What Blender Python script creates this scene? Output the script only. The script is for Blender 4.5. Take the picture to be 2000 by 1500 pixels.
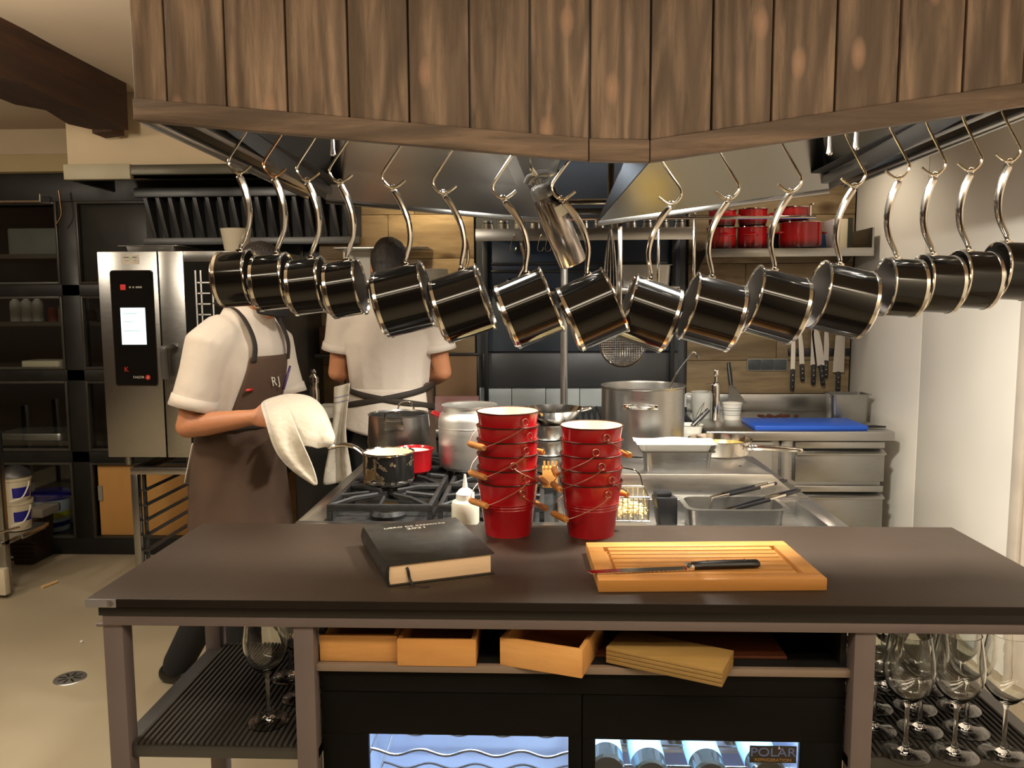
import bpy, bmesh, math, random
from mathutils import Vector, Matrix
random.seed(7)
for o in list(bpy.data.objects): bpy.data.objects.remove(o)
S = bpy.context.scene; COL = S.collection
R = math.radians; PI = math.pi
# ------------------------------------------------------------------ camera
cam = bpy.data.cameras.new('camera'); cam.sensor_width = 36; cam.lens = 36*1550/2000; cam.clip_start = .05
camo = bpy.data.objects.new('camera', cam); COL.objects.link(camo)
CM = Matrix.Rotation(R(2.2),3,'Z') @ Matrix.Rotation(R(90-5.8),3,'X') @ Matrix.Rotation(R(-.3),3,'Z')
CP = Vector((0,0,1.5))
camo.matrix_world = Matrix.Translation(CP) @ CM.to_4x4()
S.camera = camo
def ray(px,py): return CM @ Vector(((px-1000)/1550, -(py-750)/1550, -1))
def at(px,py,Y):
    r = ray(px,py); return CP + r*(Y/r.y)
def on(px,py,Z):
    r = ray(px,py); return CP + r*((Z-CP.z)/r.z)
# ------------------------------------------------------------------ world, exposure
w = bpy.data.worlds.new('world'); S.world = w; w.use_nodes = True
w.node_tree.nodes['Background'].inputs[0].default_value = (1,.86,.68,1)
w.node_tree.nodes['Background'].inputs[1].default_value = .04
vs = S.view_settings; vs.view_transform = 'Standard'; vs.look = 'None'; vs.gamma = 1; vs.use_curve_mapping = False
vs.exposure = 0.0
def area(name,loc,sx,sy,power,col=(1,.8,.56),rot=(0,0,0),spread=180):
    l = bpy.data.lights.new(name,'AREA'); l.shape='RECTANGLE'; l.size=sx; l.size_y=sy; l.energy=power; l.color=col; l.spread=R(spread)
    o = bpy.data.objects.new(name,l); COL.objects.link(o); o.location=loc; o.rotation_euler=rot; return o
def spot(name,loc,power,col,rot,size=120,blend=.6,rad=.04):
    l = bpy.data.lights.new(name,'SPOT'); l.energy=power; l.color=col; l.spot_size=R(size); l.spot_blend=blend; l.shadow_soft_size=rad
    o = bpy.data.objects.new(name,l); COL.objects.link(o); o.location=loc; o.rotation_euler=rot; return o
WARM=(1,.88,.71); HOODC=(1,.94,.83)
# linear ceiling lamps over the guest side of the pass (two rows) and further back in the dining room
for y,pw,wd in ((.22,44,.28),(-.36,17,.15)): area('ceiling_line_light',(.1,y,2.50),3.2,wd,pw,(1,.84,.62))
area('dining_light',(-2.6,.9,2.54),.8,.8,24,WARM)
# added out-of-view fill points that brighten the left ceiling, plaster and floor
for lo,en in (((-1.75,1.9,2.20),52),((-3.2,2.7,2.20),26)):
    pl_=bpy.data.lights.new('added_fill_light','POINT'); pl_.energy=en; pl_.color=WARM; pl_.shadow_soft_size=.10
    plo=bpy.data.objects.new('added_fill_light',pl_); COL.objects.link(plo); plo.location=lo
# lamps inside the two extractor bells
for x,pw in ((-.26,16),(.52,56)): area('hood_lamp',(x,2.12,2.0),.15,.15,pw,HOODC)
# lamps under the wall shelf and over the back counter
spot('wall_wash',(-.55,4.16,2.30),22,(1,.78,.45),(R(12),0,0),140)
spot('wall_wash',(1.2,3.9,2.40),16,(1,.86,.66),(R(8),0,0),150)
area('niche_light',(.2,4.25,2.3),.8,.1,1.2,(.8,.9,1),(0,0,0))
# ------------------------------------------------------------------ helpers
WM = {}
def lin(h):
    h=h.lstrip('#'); c=[int(h[i:i+2],16)/255 for i in (0,2,4)]
    return tuple((v/12.92 if v<=.04045 else ((v+.055)/1.055)**2.4) for v in c)
class MB:
    def __init__(s): s.v=[]; s.f=[]; s.uv=None
    def add(s,vs,fs,M=None):
        b=len(s.v); s.v += [(M@Vector(p)) if M else Vector(p) for p in vs]; s.f += [tuple(i+b for i in f) for f in fs]; return s
    def box(s,x0,x1,y0,y1,z0,z1,M=None):
        v=[(x,y,z) for z in (z0,z1) for y in (y0,y1) for x in (x0,x1)]
        return s.add(v,[(0,2,3,1),(4,5,7,6),(0,1,5,4),(2,6,7,3),(0,4,6,2),(1,3,7,5)],M)
    def prism(s,poly,z0,z1,M=None):
        n=len(poly); v=[(p[0],p[1],z0) for p in poly]+[(p[0],p[1],z1) for p in poly]
        f=[tuple(range(n-1,-1,-1)),tuple(range(n,2*n))]+[(i,(i+1)%n,n+(i+1)%n,n+i) for i in range(n)]
        return s.add(v,f,M)
    def hexa(s,b,t,M=None):   # 4 bottom + 4 top corner points
        return s.add(list(b)+list(t),[(3,2,1,0),(4,5,6,7)]+[(i,(i+1)%4,4+(i+1)%4,4+i) for i in range(4)],M)
    def lathe(s,prof,seg=32,M=None,c=(0,0,0)):
        v=[];f=[];rings=[]
        for r,z in prof:
            if abs(r)<1e-6: rings.append([len(v)]); v.append((c[0],c[1],c[2]+z))
            else:
                rings.append(list(range(len(v),len(v)+seg)))
                v+=[(c[0]+r*math.cos(2*PI*i/seg),c[1]+r*math.sin(2*PI*i/seg),c[2]+z) for i in range(seg)]
        for a,b in zip(rings,rings[1:]):
            if len(a)==1 and len(b)==1: continue
            for i in range(seg):
                j=(i+1)%seg
                if len(a)==1: f.append((a[0],b[i],b[j]))
                elif len(b)==1: f.append((a[i],a[j],b[0]))
                else: f.append((a[i],a[j],b[j],b[i]))
        return s.add(v,f,M)
    def tube(s,pts,rad,seg=8,closed=False,caps=True,side=None,flat=1,M=None):
        pts=[Vector(p) for p in pts]; n=len(pts)
        rad=list(rad) if isinstance(rad,(list,tuple)) else [rad]*n
        if len(rad)!=n: rad=[rad[round(i*(len(rad)-1)/max(1,n-1))] for i in range(n)]
        v=[];f=[];prev=None
        for i,p in enumerate(pts):
            a=pts[i-1] if (i>0 or closed) else p; b=pts[(i+1)%n] if (i<n-1 or closed) else p
            t=(b-a).normalized()
            if side is not None: u=Vector(side)
            elif prev is not None: u=prev
            else: u=Vector((0,0,1)) if abs(t.z)<.9 else Vector((1,0,0))
            u=(u-t*u.dot(t))
            u=u.normalized() if u.length>1e-6 else t.orthogonal().normalized()
            prev=u; q=t.cross(u); r=rad[i]
            rr=r if isinstance(r,(tuple,list)) else (r,r*flat)
            for k in range(seg):
                an=2*PI*k/seg; v.append(p+u*rr[0]*math.cos(an)+q*rr[1]*math.sin(an))
        m=n if closed else n-1
        for i in range(m):
            for k in range(seg):
                a=i*seg+k;b=i*seg+(k+1)%seg;c=((i+1)%n)*seg+(k+1)%seg;d=((i+1)%n)*seg+k
                f.append((a,b,c,d))
        if caps and not closed:
            f.append(tuple(range(seg-1,-1,-1))); f.append(tuple(range((n-1)*seg,n*seg)))
        return s.add(v,f,M)
    def blob(s,pts,side=(1,0,0)):      # closed rounded limb: pts = [(pos,(rx,ry))...], elliptical rings with round ends
        P=[Vector(p[0]) for p in pts]; Rr=[p[1] if isinstance(p[1],(tuple,list)) else (p[1],p[1]) for p in pts]
        t0=(P[1]-P[0]).normalized(); t1=(P[-1]-P[-2]).normalized()
        def cap(p,t,r,sg):
            m=min(r); return [(p+t*sg*m*math.sin(a),(r[0]*math.cos(a)+.0005,r[1]*math.cos(a)+.0005)) for a in (R(85),R(60),R(30))]
        A=cap(P[0],t0,Rr[0],-1); B=cap(P[-1],t1,Rr[-1],1)[::-1]
        al=A+list(zip(P,Rr))+B
        return s.tube([a[0] for a in al],[a[1] for a in al],12,side=side)
    def grid(s,fn,nu,nv,M=None):
        v=[fn(i/nu,j/nv) for i in range(nu+1) for j in range(nv+1)]
        f=[(i*(nv+1)+j,(i+1)*(nv+1)+j,(i+1)*(nv+1)+j+1,i*(nv+1)+j+1) for i in range(nu) for j in range(nv)]
        s.uv=[(i/nu,j/nv) for i in range(nu+1) for j in range(nv+1)]
        return s.add(v,f,M)
    def mesh(s,name,bevel=0,bseg=2,angle=35,W=None,recalc=True):
        me=bpy.data.meshes.new(name); me.from_pydata([tuple(p) for p in s.v],[],s.f)
        if s.uv:
            l=me.uv_layers.new(name='UVMap')
            for lp in me.loops: l.data[lp.index].uv=s.uv[lp.vertex_index]
        bm=bmesh.new(); bm.from_mesh(me)
        if W is not None: bm.transform(W)
        if recalc: bmesh.ops.recalc_face_normals(bm,faces=bm.faces)
        if bevel>0:
            ed=[e for e in bm.edges if len(e.link_faces)==2 and e.calc_face_angle(0)>R(38)]
            bmesh.ops.bevel(bm,geom=ed,offset=bevel,segments=bseg,affect='EDGES',profile=.5,clamp_overlap=True)
        bm.to_mesh(me); bm.free(); me.shade_smooth(); me.set_sharp_from_angle(angle=R(angle)); return me
    def obj(s,name,mat,parent=None,bevel=0,bseg=2,angle=35,origin=None,label=None,cat=None,group=None,kind=None,recalc=True):
        if parent is not None: W=WM[parent]
        elif origin is not None: W=Matrix.Translation(Vector(origin))
        else: W=Matrix.Identity(4)
        me=s.mesh(name,bevel,bseg,angle,W.inverted(),recalc)
        return link(name,me,mat,parent,W,label,cat,group,kind)
def link(name,me,mat,parent=None,W=None,label=None,cat=None,group=None,kind=None):
    if mat is not None:
        me.materials.clear(); me.materials.append(mat)
    o=bpy.data.objects.new(name,me); COL.objects.link(o); W=W or Matrix.Identity(4)
    if parent is not None: o.parent=parent
    else: o.matrix_world=W
    WM[o]=W.copy(); tag(o,label,cat,group,kind); return o
def tag(o,label=None,cat=None,group=None,kind=None):
    if label: o['label']=label
    if cat: o['category']=cat
    if group: o['group']=group
    if kind: o['kind']=kind
def thing(name,label,cat,loc=(0,0,0),rotz=0,group=None):
    o=bpy.data.objects.new(name,None); COL.objects.link(o); o.empty_display_size=.05
    W=Matrix.Translation(Vector(loc))@Matrix.Rotation(rotz,4,'Z'); o.matrix_world=W; WM[o]=W
    tag(o,label,cat,group); return o
def kids(o): return [c for c in COL.objects if c.parent==o]
def dup(o,M=None,parent=None,label=None,group=None,_k=None):
    c=o.copy(); COL.objects.link(c)
    if parent is not None: c.parent=parent
    if M is not None: c.matrix_world=M; WM[c]=M.copy()
    else: WM[c]=WM.get(parent,WM[o])
    for ch in kids(o): dup(ch,None,c)
    if label: c['label']=label
    if group: c['group']=group
    return c
def move(o,M): o.matrix_world=M; WM[o]=M.copy()
def T(x,y,z): return Matrix.Translation(Vector((x,y,z)))
def RZ(a): return Matrix.Rotation(R(a),4,'Z')
def RX(a): return Matrix.Rotation(R(a),4,'X')
def RY(a): return Matrix.Rotation(R(a),4,'Y')
def frame(o,x,y,z):
    x,y,z=Vector(x),Vector(y),Vector(z)
    return Matrix(((x.x,y.x,z.x,o[0]),(x.y,y.y,z.y,o[1]),(x.z,y.z,z.z,o[2]),(0,0,0,1)))
def lettering(txt,size,mat,parent,M,ext=.0004,align='CENTER',name='lettering',sx=1):
    cu=bpy.data.curves.new('t','FONT'); cu.body=txt; cu.size=size; cu.extrude=ext; cu.align_x=align; cu.align_y='CENTER'
    to=bpy.data.objects.new('t',cu); COL.objects.link(to); bpy.context.view_layer.update()
    me=bpy.data.meshes.new_from_object(to.evaluated_get(bpy.context.evaluated_depsgraph_get()))
    bpy.data.objects.remove(to); me.transform(WM[parent].inverted()@M@Matrix.Diagonal((sx,1,1,1)))
    return link(name,me,mat,parent,WM[parent])
def smoothpath(pts,n=6,closed=False):
    P=[Vector(p) for p in pts]; out=[]; m=len(P)
    for i in range(m if closed else m-1):
        g=lambda k: P[k%m] if closed else P[max(0,min(m-1,k))]
        a,b,c,d=g(i-1),g(i),g(i+1),g(i+2)
        for k in range(n):
            t=k/n; out.append(.5*((2*b)+(c-a)*t+(2*a-5*b+4*c-d)*t*t+(3*b-a-3*c+d)*t**3))
    if not closed: out.append(P[-1])
    return out
def rrect(x0,x1,y0,y1,r,n=4):
    p=[]
    for cx,cy,a in ((x1-r,y1-r,0),(x0+r,y1-r,90),(x0+r,y0+r,180),(x1-r,y0+r,270)):
        for k in range(n+1):
            t=R(a+90*k/n); p.append((cx+r*math.cos(t),cy+r*math.sin(t)))
    return p
# ------------------------------------------------------------------ materials
def newmat(name):
    m=bpy.data.materials.new(name); m.use_nodes=True; nt=m.node_tree; b=nt.nodes['Principled BSDF']; return m,nt,b
def ins(b,**k):
    al={'rough':'Roughness','metal':'Metallic','trans':'Transmission Weight','ior':'IOR','coat':'Coat Weight','spec':'Specular IOR Level','alpha':'Alpha','sss':'Subsurface Weight','sheen':'Sheen Weight','aniso':'Anisotropic'}
    for q,v in k.items(): b.inputs[al[q]].default_value=v
def coords(nt,stretch=(1,1,1),rnd=False):
    tc=nt.nodes.new('ShaderNodeTexCoord'); mp=nt.nodes.new('ShaderNodeMapping'); mp.inputs['Scale'].default_value=stretch
    nt.links.new(tc.outputs['Object'],mp.inputs['Vector'])
    if rnd:
        oi=nt.nodes.new('ShaderNodeObjectInfo'); mu=nt.nodes.new('ShaderNodeMath'); mu.operation='MULTIPLY'; mu.inputs[1].default_value=37.
        nt.links.new(oi.outputs['Random'],mu.inputs[0]); cx=nt.nodes.new('ShaderNodeCombineXYZ')
        for i in range(3): nt.links.new(mu.outputs[0],cx.inputs[i])
        nt.links.new(cx.outputs[0],mp.inputs['Location'])
    return mp.outputs[0]
def noise(nt,vec,scale,detail=4,dist=0,rough=.5):
    n=nt.nodes.new('ShaderNodeTexNoise'); n.inputs['Scale'].default_value=scale; n.inputs['Detail'].default_value=detail
    n.inputs['Distortion'].default_value=dist; n.inputs['Roughness'].default_value=rough; nt.links.new(vec,n.inputs['Vector']); return n.outputs['Fac']
def ramp(nt,fac,stops,interp='LINEAR'):
    r=nt.nodes.new('ShaderNodeValToRGB'); e=r.color_ramp.elements; r.color_ramp.interpolation=interp
    while len(e)<len(stops): e.new(.5)
    for k,(p,c) in zip(e,stops): k.position=p; k.color=(*c,1) if len(c)==3 else c
    nt.links.new(fac,r.inputs[0]); return r.outputs[0]
def mixc(nt,fac,a,b,mode='MIX'):
    m=nt.nodes.new('ShaderNodeMix'); m.data_type='RGBA'; m.blend_type=mode
    for s,v in ((m.inputs[0],fac),(m.inputs[6],a),(m.inputs[7],b)):
        if hasattr(v,'is_output'): nt.links.new(v,s)
        elif isinstance(v,(int,float)): s.default_value=v
        else: s.default_value=(*v,1)
    return m.outputs[2]
def bump(nt,b,h,st,dist=.01):
    n=nt.nodes.new('ShaderNodeBump'); n.inputs['Strength'].default_value=st; n.inputs['Distance'].default_value=dist
    nt.links.new(h,n.inputs['Height']); nt.links.new(n.outputs[0],b.inputs['Normal'])
def sc(c,k): return tuple(min(1,v*k) for v in c)
def plain(name,col,rough=.5,metal=0,var=.12,vscale=6,bmp=0,bscale=60,stretch=(1,1,1),rv=.1,**k):
    m,nt,b=newmat(name); col=lin(col) if isinstance(col,str) else col
    v=coords(nt,stretch); n=noise(nt,v,vscale,5)
    nt.links.new(ramp(nt,n,[(.25,sc(col,1-var)),(.75,sc(col,1+var))]),b.inputs['Base Color'])
    r=ramp(nt,n,[(.2,(max(.02,rough-rv),)*3),(.8,(min(1,rough+rv),)*3)]); nt.links.new(r,b.inputs['Roughness'])
    ins(b,metal=metal,**k)
    if bmp: bump(nt,b,noise(nt,v,bscale,4),bmp)
    return m
def wood(name,c1,c2,c3,stretch,rough=.6,ring=38,fine=30,knot=None,bmp=.15,base=2.2,coat=0):
    m,nt,b=newmat(name); c1,c2,c3=map(lin,(c1,c2,c3))
    v=coords(nt,stretch,True)
    low=noise(nt,v,base,1.5,.3); mu=nt.nodes.new('ShaderNodeMath'); mu.operation='MULTIPLY'; mu.inputs[1].default_value=ring; nt.links.new(low,mu.inputs[0])
    si=nt.nodes.new('ShaderNodeMath'); si.operation='SINE'; nt.links.new(mu.outputs[0],si.inputs[0])
    ma=nt.nodes.new('ShaderNodeMapRange'); ma.inputs[1].default_value=-1; ma.inputs[2].default_value=1; nt.links.new(si.outputs[0],ma.inputs[0])
    fi=noise(nt,v,fine,6,.4,.65)
    ca=mixc(nt,ma.outputs[0],c1,c2); cb=mixc(nt,ramp(nt,fi,[(.35,(0,0,0)),(.7,(1,1,1))]),ca,c3); 
    big=noise(nt,v,1.3,3); cc=mixc(nt,.22,cb,mixc(nt,big,sc(c1,.75),sc(c2,1.1)))
    oi=nt.nodes.new('ShaderNodeObjectInfo'); hv=nt.nodes.new('ShaderNodeHueSaturation'); mr=nt.nodes.new('ShaderNodeMapRange'); mr.inputs[3].default_value=.86; mr.inputs[4].default_value=1.12
    nt.links.new(oi.outputs['Random'],mr.inputs[0]); nt.links.new(mr.outputs[0],hv.inputs['Value']); nt.links.new(cc,hv.inputs['Color']); cc=hv.outputs[0]
    if knot:
        vo=nt.nodes.new('ShaderNodeTexVoronoi'); vo.voronoi_dimensions='2D'; vo.inputs['Scale'].default_value=knot[0]; s_=nt.nodes.new('ShaderNodeSeparateXYZ'); c_=nt.nodes.new('ShaderNodeCombineXYZ'); nt.links.new(coords(nt,knot[1],True),s_.inputs[0]); nt.links.new(s_.outputs[0],c_.inputs[0]); nt.links.new(s_.outputs[2],c_.inputs[1]); nt.links.new(c_.outputs[0],vo.inputs['Vector'])
        cc=mixc(nt,ramp(nt,vo.outputs['Distance'],[(0,(1,1,1)),(knot[2],(.55,.55,.55)),(knot[2]*1.6,(0,0,0))]),cc,lin(knot[3]))
    nt.links.new(cc,b.inputs['Base Color']); ins(b,rough=rough,coat=coat); bump(nt,b,fi,bmp,.004); return m
def emis(name,col,st):
    m,nt,b=newmat(name); b.inputs['Base Color'].default_value=(*col,1); b.inputs['Emission Color'].default_value=(*col,1); b.inputs['Emission Strength'].default_value=st; return m
def pane(name,tint=(.92,.94,.93),refl=.12):
    m=bpy.data.materials.new(name); m.use_nodes=True; nt=m.node_tree; nt.nodes.clear()
    o=nt.nodes.new('ShaderNodeOutputMaterial'); t=nt.nodes.new('ShaderNodeBsdfTransparent'); g=nt.nodes.new('ShaderNodeBsdfGlossy'); mx=nt.nodes.new('ShaderNodeMixShader'); fr=nt.nodes.new('ShaderNodeFresnel')
    t.inputs[0].default_value=(*tint,1); g.inputs['Roughness'].default_value=.02; fr.inputs[0].default_value=1.5
    nt.links.new(fr.outputs[0],mx.inputs[0]); nt.links.new(t.outputs[0],mx.inputs[1]); nt.links.new(g.outputs[0],mx.inputs[2]); nt.links.new(mx.outputs[0],o.inputs[0]); return m
STEEL=plain('brushed_steel',(.37,.365,.35),.30,1,.035,30,stretch=(1,1,14),rv=.04)
STEELH=plain('brushed_steel_horizontal',(.46,.45,.43),.30,1,.03,30,stretch=(1,14,14),rv=.04)
HOODST=plain('hood_steel',(.36,.36,.36),.25,1,.015,3,rv=.01)
CHROME=plain('polished_steel',(.78,.74,.68),.12,1,.05,8,rv=.04)
ALU=plain('aluminium',(.74,.73,.70),.42,1,.08,7,stretch=(1,1,5),rv=.06)
DSTEEL=plain('dark_steel',(.10,.10,.10),.42,.8,.2)
BLACKEN=plain('black_enamel',(.006,.0055,.005),.09,0,.1,5,rv=.02)
BLACKPL=plain('black_plastic','#17171a',.38)
BLACKFR=plain('black_painted_steel','#171614',.45,0,.15,9)
IRON=plain('cast_iron',(.018,.018,.018),.55,.3,.3,20,.2,90)
REDEN=plain('red_enamel','#9c1018',.20,0,.06,5,rv=.04,coat=.3)
CREAM=plain('cream_enamel','#f1e6c4',.3,0,.04)
PLASTER=plain('plaster','#c4b091',.85,0,.06,2.5,.08,30)
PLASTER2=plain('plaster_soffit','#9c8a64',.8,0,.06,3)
CEIL=plain('ceiling_paint','#cdbba4',.9,0,.05,2)
CONC=plain('concrete_floor','#a89c84',.55,0,.10,1.6,.05,14)
WHITEW=plain('white_panel','#efeae0',.35,0,.03,2)
GREYW=plain('grey_wall','#33373a',.6,0,.1)
DARKW=plain('dark_wall','#2a2a2a',.6,0,.1)
NAVY=plain('navy_panel','#27384f',.35,0,.15,3)
SLATE=plain('slate_panel','#45474a',.4,.3,.12,3)
TILE=plain('white_tile','#c9d2d4',.2,0,.05)
LAM=plain('brown_laminate','#33281f',.48,0,.10,3,.04,120,spec=.32)
BLKLAM=plain('black_edge','#141110',.4,0,.1)
FRAME=plain('taupe_metal_frame','#6e6260',.5,.1,.07,6)
FRAMEL=plain('taupe_trim','#857466',.5,0,.06)
INNER=plain('black_interior','#12100f',.6)
MAT=plain('rubber_mat','#2c2823',.7,0,.15,12)
HOODW=wood('stained_hood_planks','#6e5d50','#b0967f','#4a3d33',(1,1,.10),.62,75,40,(7,(1,1,.45),.075,'#b8957d'),.7,6)
HOODT=wood('stained_hood_trim','#6a594c','#9c836d','#4a3d33',(.10,1,1),.62,70,40,None,.7,6)
WALLW=wood('reclaimed_boards','#7a664a','#a08a66','#645036',(.14,1,1),.65,30,22,(3,(.7,1,1),.08,'#4d3218'),.3,2.6)
BEAMW=wood('old_beam','#402817','#55361f','#2a180d',(1,.12,1),.8,26,24,None,.6,3)
BAMB=wood('bamboo','#d79a55','#e8b06c','#c58643',(.14,1,1),.42,14,18,None,.06,5)
BAMBL=wood('bamboo_board','#b37c40','#c99350','#a56d30',(.10,1,1),.40,16,24,None,.05,6)
HANDW=wood('turned_pine','#bd7a36','#cf8f48','#a8672a',(1,1,1),.5,20,30,None,.05,6)
REDW=wood('reddish_board','#6d3a22','#8a4c2d','#5a2c19',(.12,1,1),.5,20,22,(9,(1,1,1),.05,'#24110a'),.1,4)
PLY=plain('plywood','#c08f50',.6,0,.06,4,stretch=(3,1,.4))
TANB=wood('tan_boards','#9b7b46','#ab8a50','#8b6c3a',(.12,1,1),.55,14,22,None,.05,6)
SHIRT=plain('white_shirt_cotton','#c9bdb0',.85,0,.05,5,.9,7,sheen=.2)
APRON=plain('brown_apron_cotton','#4e3a2c',.85,0,.15,9,.3,12)
STRAP=plain('dark_strap','#2b241d',.7)
TROUS=plain('black_trousers','#16171a',.85,0,.2,10,.3,10)
SHOE=plain('black_shoe_leather','#151412',.35)
SKIN=plain('skin','#b57a56',.5,0,.07,9,sss=.06)
HAIR=plain('dark_hair','#1d1511',.55,0,.3,30,.5,120,stretch=(1,1,.3))
MASKM=plain('black_cloth_mask','#141313',.8)
PAPER=plain('page_edges','#f0cfa9',.8,0,.05,4,.1,200,stretch=(.05,.05,30))
COVER=plain('black_book_cover','#23221e',.38,0,.12,30,.06,200)
BLUEP=plain('blue_plastic','#1d55c0',.4,0,.06)
WHITEP=plain('white_plastic','#e6e2d8',.4,0,.04)
OFFW=plain('off_white_plastic','#cfc4aa',.45,0,.05)
DBLUE=plain('dark_blue_lid','#1b1c86',.3,0,.06)
YELL=plain('yellow_print','#c9c23a',.5)
BROWNP=plain('brown_plastic','#2a1a12',.5)
GREYP=plain('grey_plastic','#8a8378',.5)
SOCK=plain('socket_grey','#3c4244',.35)
PINK=plain('pink_tray','#a77d78',.4)
LTEXT=plain('silver_print','#c9c2b4',.4)
REDLOGO=plain('red_print','#c0302a',.4)
REDBOX=plain('red_carton','#8e3a33',.6)
GREENL=plain('green_print','#8fae6a',.5)
OILM=plain('golden_oil',(.55,.36,.05),.05,0,.1,coat=.5)
FOOD=plain('brown_food','#4a2616',.6,0,.4,30,.4,40)
FRIES=plain('pale_noodles','#dcc48c',.5,0,.2,20)
SAUCE=plain('pale_sauce','#e8dc9a',.35)
TAGM=plain('tag_metal','#8d8a8c',.35,.4,.1,20)
PENM=plain('purple_pen','#4b3866',.3)
COPPER=plain('copper_hook',(.72,.42,.24),.2,1,.05)
HOOKM=plain('hook_steel',(.82,.74,.60),.16,1,.05)
SCREEN=emis('lit_screen',lin('#d4f2ff'),.95)
LAMPM=emis('lamp_diffuser',(1,.82,.6),4)
LED=emis('led_strip',(.72,.84,1),240)
FRIDGEW=plain('fridge_liner','#b9c6dc',.4,0,.03)
PANE=pane('window_glass'); FPANE=pane('fridge_glass',(.9,.93,.95))
GLASS=bpy.data.materials.new('clear_glass'); GLASS.use_nodes=True
_b=GLASS.node_tree.nodes['Principled BSDF']; _b.inputs['Base Color'].default_value=(.97,.98,.97,1); ins(_b,rough=.0,trans=1,ior=1.46)
BOTTLEG=plain('dark_bottle_glass',(.012,.016,.014),.08,0,.1,coat=.5)
TRANSL,_nt,_b=newmat('translucent_plastic'); _b.inputs['Base Color'].default_value=(.86,.86,.82,1); ins(_b,rough=.35,trans=.55,ior=1.2)
SQUEEZE,_nt,_b=newmat('squeeze_bottle_plastic'); _b.inputs['Base Color'].default_value=(.84,.82,.68,1); ins(_b,rough=.4,trans=.25,sss=.2)
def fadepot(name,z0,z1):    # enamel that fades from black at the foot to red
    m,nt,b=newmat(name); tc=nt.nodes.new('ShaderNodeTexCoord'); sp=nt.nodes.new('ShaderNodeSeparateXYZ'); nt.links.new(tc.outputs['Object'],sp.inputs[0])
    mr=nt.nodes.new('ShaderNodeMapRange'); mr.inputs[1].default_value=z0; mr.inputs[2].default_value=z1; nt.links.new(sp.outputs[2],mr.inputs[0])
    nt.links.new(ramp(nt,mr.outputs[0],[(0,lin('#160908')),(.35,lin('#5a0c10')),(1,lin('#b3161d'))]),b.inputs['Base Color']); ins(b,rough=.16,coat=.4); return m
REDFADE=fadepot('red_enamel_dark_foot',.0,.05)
def chipped(name):
    m,nt,b=newmat(name); v=coords(nt,(1,1,1.2)); n=noise(nt,v,16,5,.2,.6); sp=nt.nodes.new('ShaderNodeSeparateXYZ'); nt.links.new(v,sp.inputs[0])
    f=ramp(nt,n,[(.54,(0,0,0)),(.565,(1,1,1))]); 
    nt.links.new(mixc(nt,f,(.008,.008,.008),(.62,.50,.32)),b.inputs['Base Color']); nt.links.new(f,b.inputs['Metallic']); ins(b,rough=.22); return m
CHIP=chipped('chipped_black_enamel')
def towelmat():
    m,nt,b=newmat('white_towel'); tc=nt.nodes.new('ShaderNodeTexCoord'); sp=nt.nodes.new('ShaderNodeSeparateXYZ'); nt.links.new(tc.outputs['UV'],sp.inputs[0])
    f=ramp(nt,sp.outputs[1],[(0,(0,0,0)),(.10,(0,0,0)),(.11,(1,1,1)),(.125,(0,0,0)),(.15,(0,0,0)),(.16,(1,1,1)),(.175,(0,0,0)),(1,(0,0,0))])
    nt.links.new(mixc(nt,f,lin('#c4baa8'),lin('#757088')),b.inputs['Base Color']); ins(b,rough=.9,sheen=.3); bump(nt,b,noise(nt,tc.outputs['Object'],11,3),.9,.02); return m
TOWEL=towelmat()
# ================================================================== STRUCTURE
def st(mb,name,mat,parent=None,bevel=0,**k):
    o=mb.obj(name,mat,parent,bevel,**k)
    if parent is None: o['kind']='structure'
    return o
st(MB().box(-4.6,3,-3.2,6.6,-.08,0),'floor',CONC)
st(MB().box(-4.6,3,-3.2,6.6,2.56,2.64),'ceiling',CEIL)
DINW=plain('dining_wall_brown','#4a382a',.8)
st(MB().box(-4.7,-4.6,-3.2,6.6,0,2.56),'wall_left',DINW)
st(MB().box(-4.6,3,-3.3,-3.2,0,2.56),'wall_front',DINW)
st(MB().box(-4.6,-1.25,6.5,6.6,0,2.56),'wall_store',DARKW)
wb=st(MB().box(-1.25,1.80,4.46,4.56,0,2.56),'wall_back',GREYW)
def boards(x0,x1,z0,z1,hs,wmat,splits):
    z=z0;k=0
    while z<z1-.02:
        h=min(hs[k%len(hs)],z1-z); xs=[x0]+[x0+(x1-x0)*q for q in splits[k%len(splits)]]+[x1]
        for a,b in zip(xs,xs[1:]):
            d=random.uniform(0,.004)
            MB().box(a+.0012,b-.0012,4.425-d,4.46,z+.0012,z+h-.0012).obj('board',wmat,wb,.002)
        z+=h;k+=1
boards(-1.24,-.375,.90,2.45,[.26,.31,.28,.24],WALLW,[(.62,),(.3,),(),(.45,)])
boards(.80,1.69,.995,2.45,[.185,.24,.29,.26],WALLW,[(),(.55,),(.35,),()])
# right wall with white panels
wr=st(MB().box(1.72,1.82,-3.2,4.46,0,2.56),'wall_right',GREYW)
ys=[4.44,3.63,2.86]
MB().box(1.70,1.72,3.635,4.44,.08,2.56).obj('panel',WHITEW,wr,.002)
MB().box(1.70,1.72,2.885,3.628,.08,2.56).obj('panel',WHITEW,wr,.002)
MB().box(1.685,1.72,2.82,2.878,.0,2.56).obj('corner_profile',plain('profile_cream','#cbbfb0',.4),wr,.004)
MB().box(1.70,1.72,.8,2.815,.08,2.56).obj('panel',plain('cream_panel','#e6d8c8',.4,0,.03),wr,.002)
MB().box(1.70,1.72,-3.2,.795,.08,2.56).obj('panel',WHITEW,wr,.002)
st(MB().box(1.705,1.72,-3.2,4.44,0,.075),'baseboard_right',plain('skirting_beige','#a8977e',.5))
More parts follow.
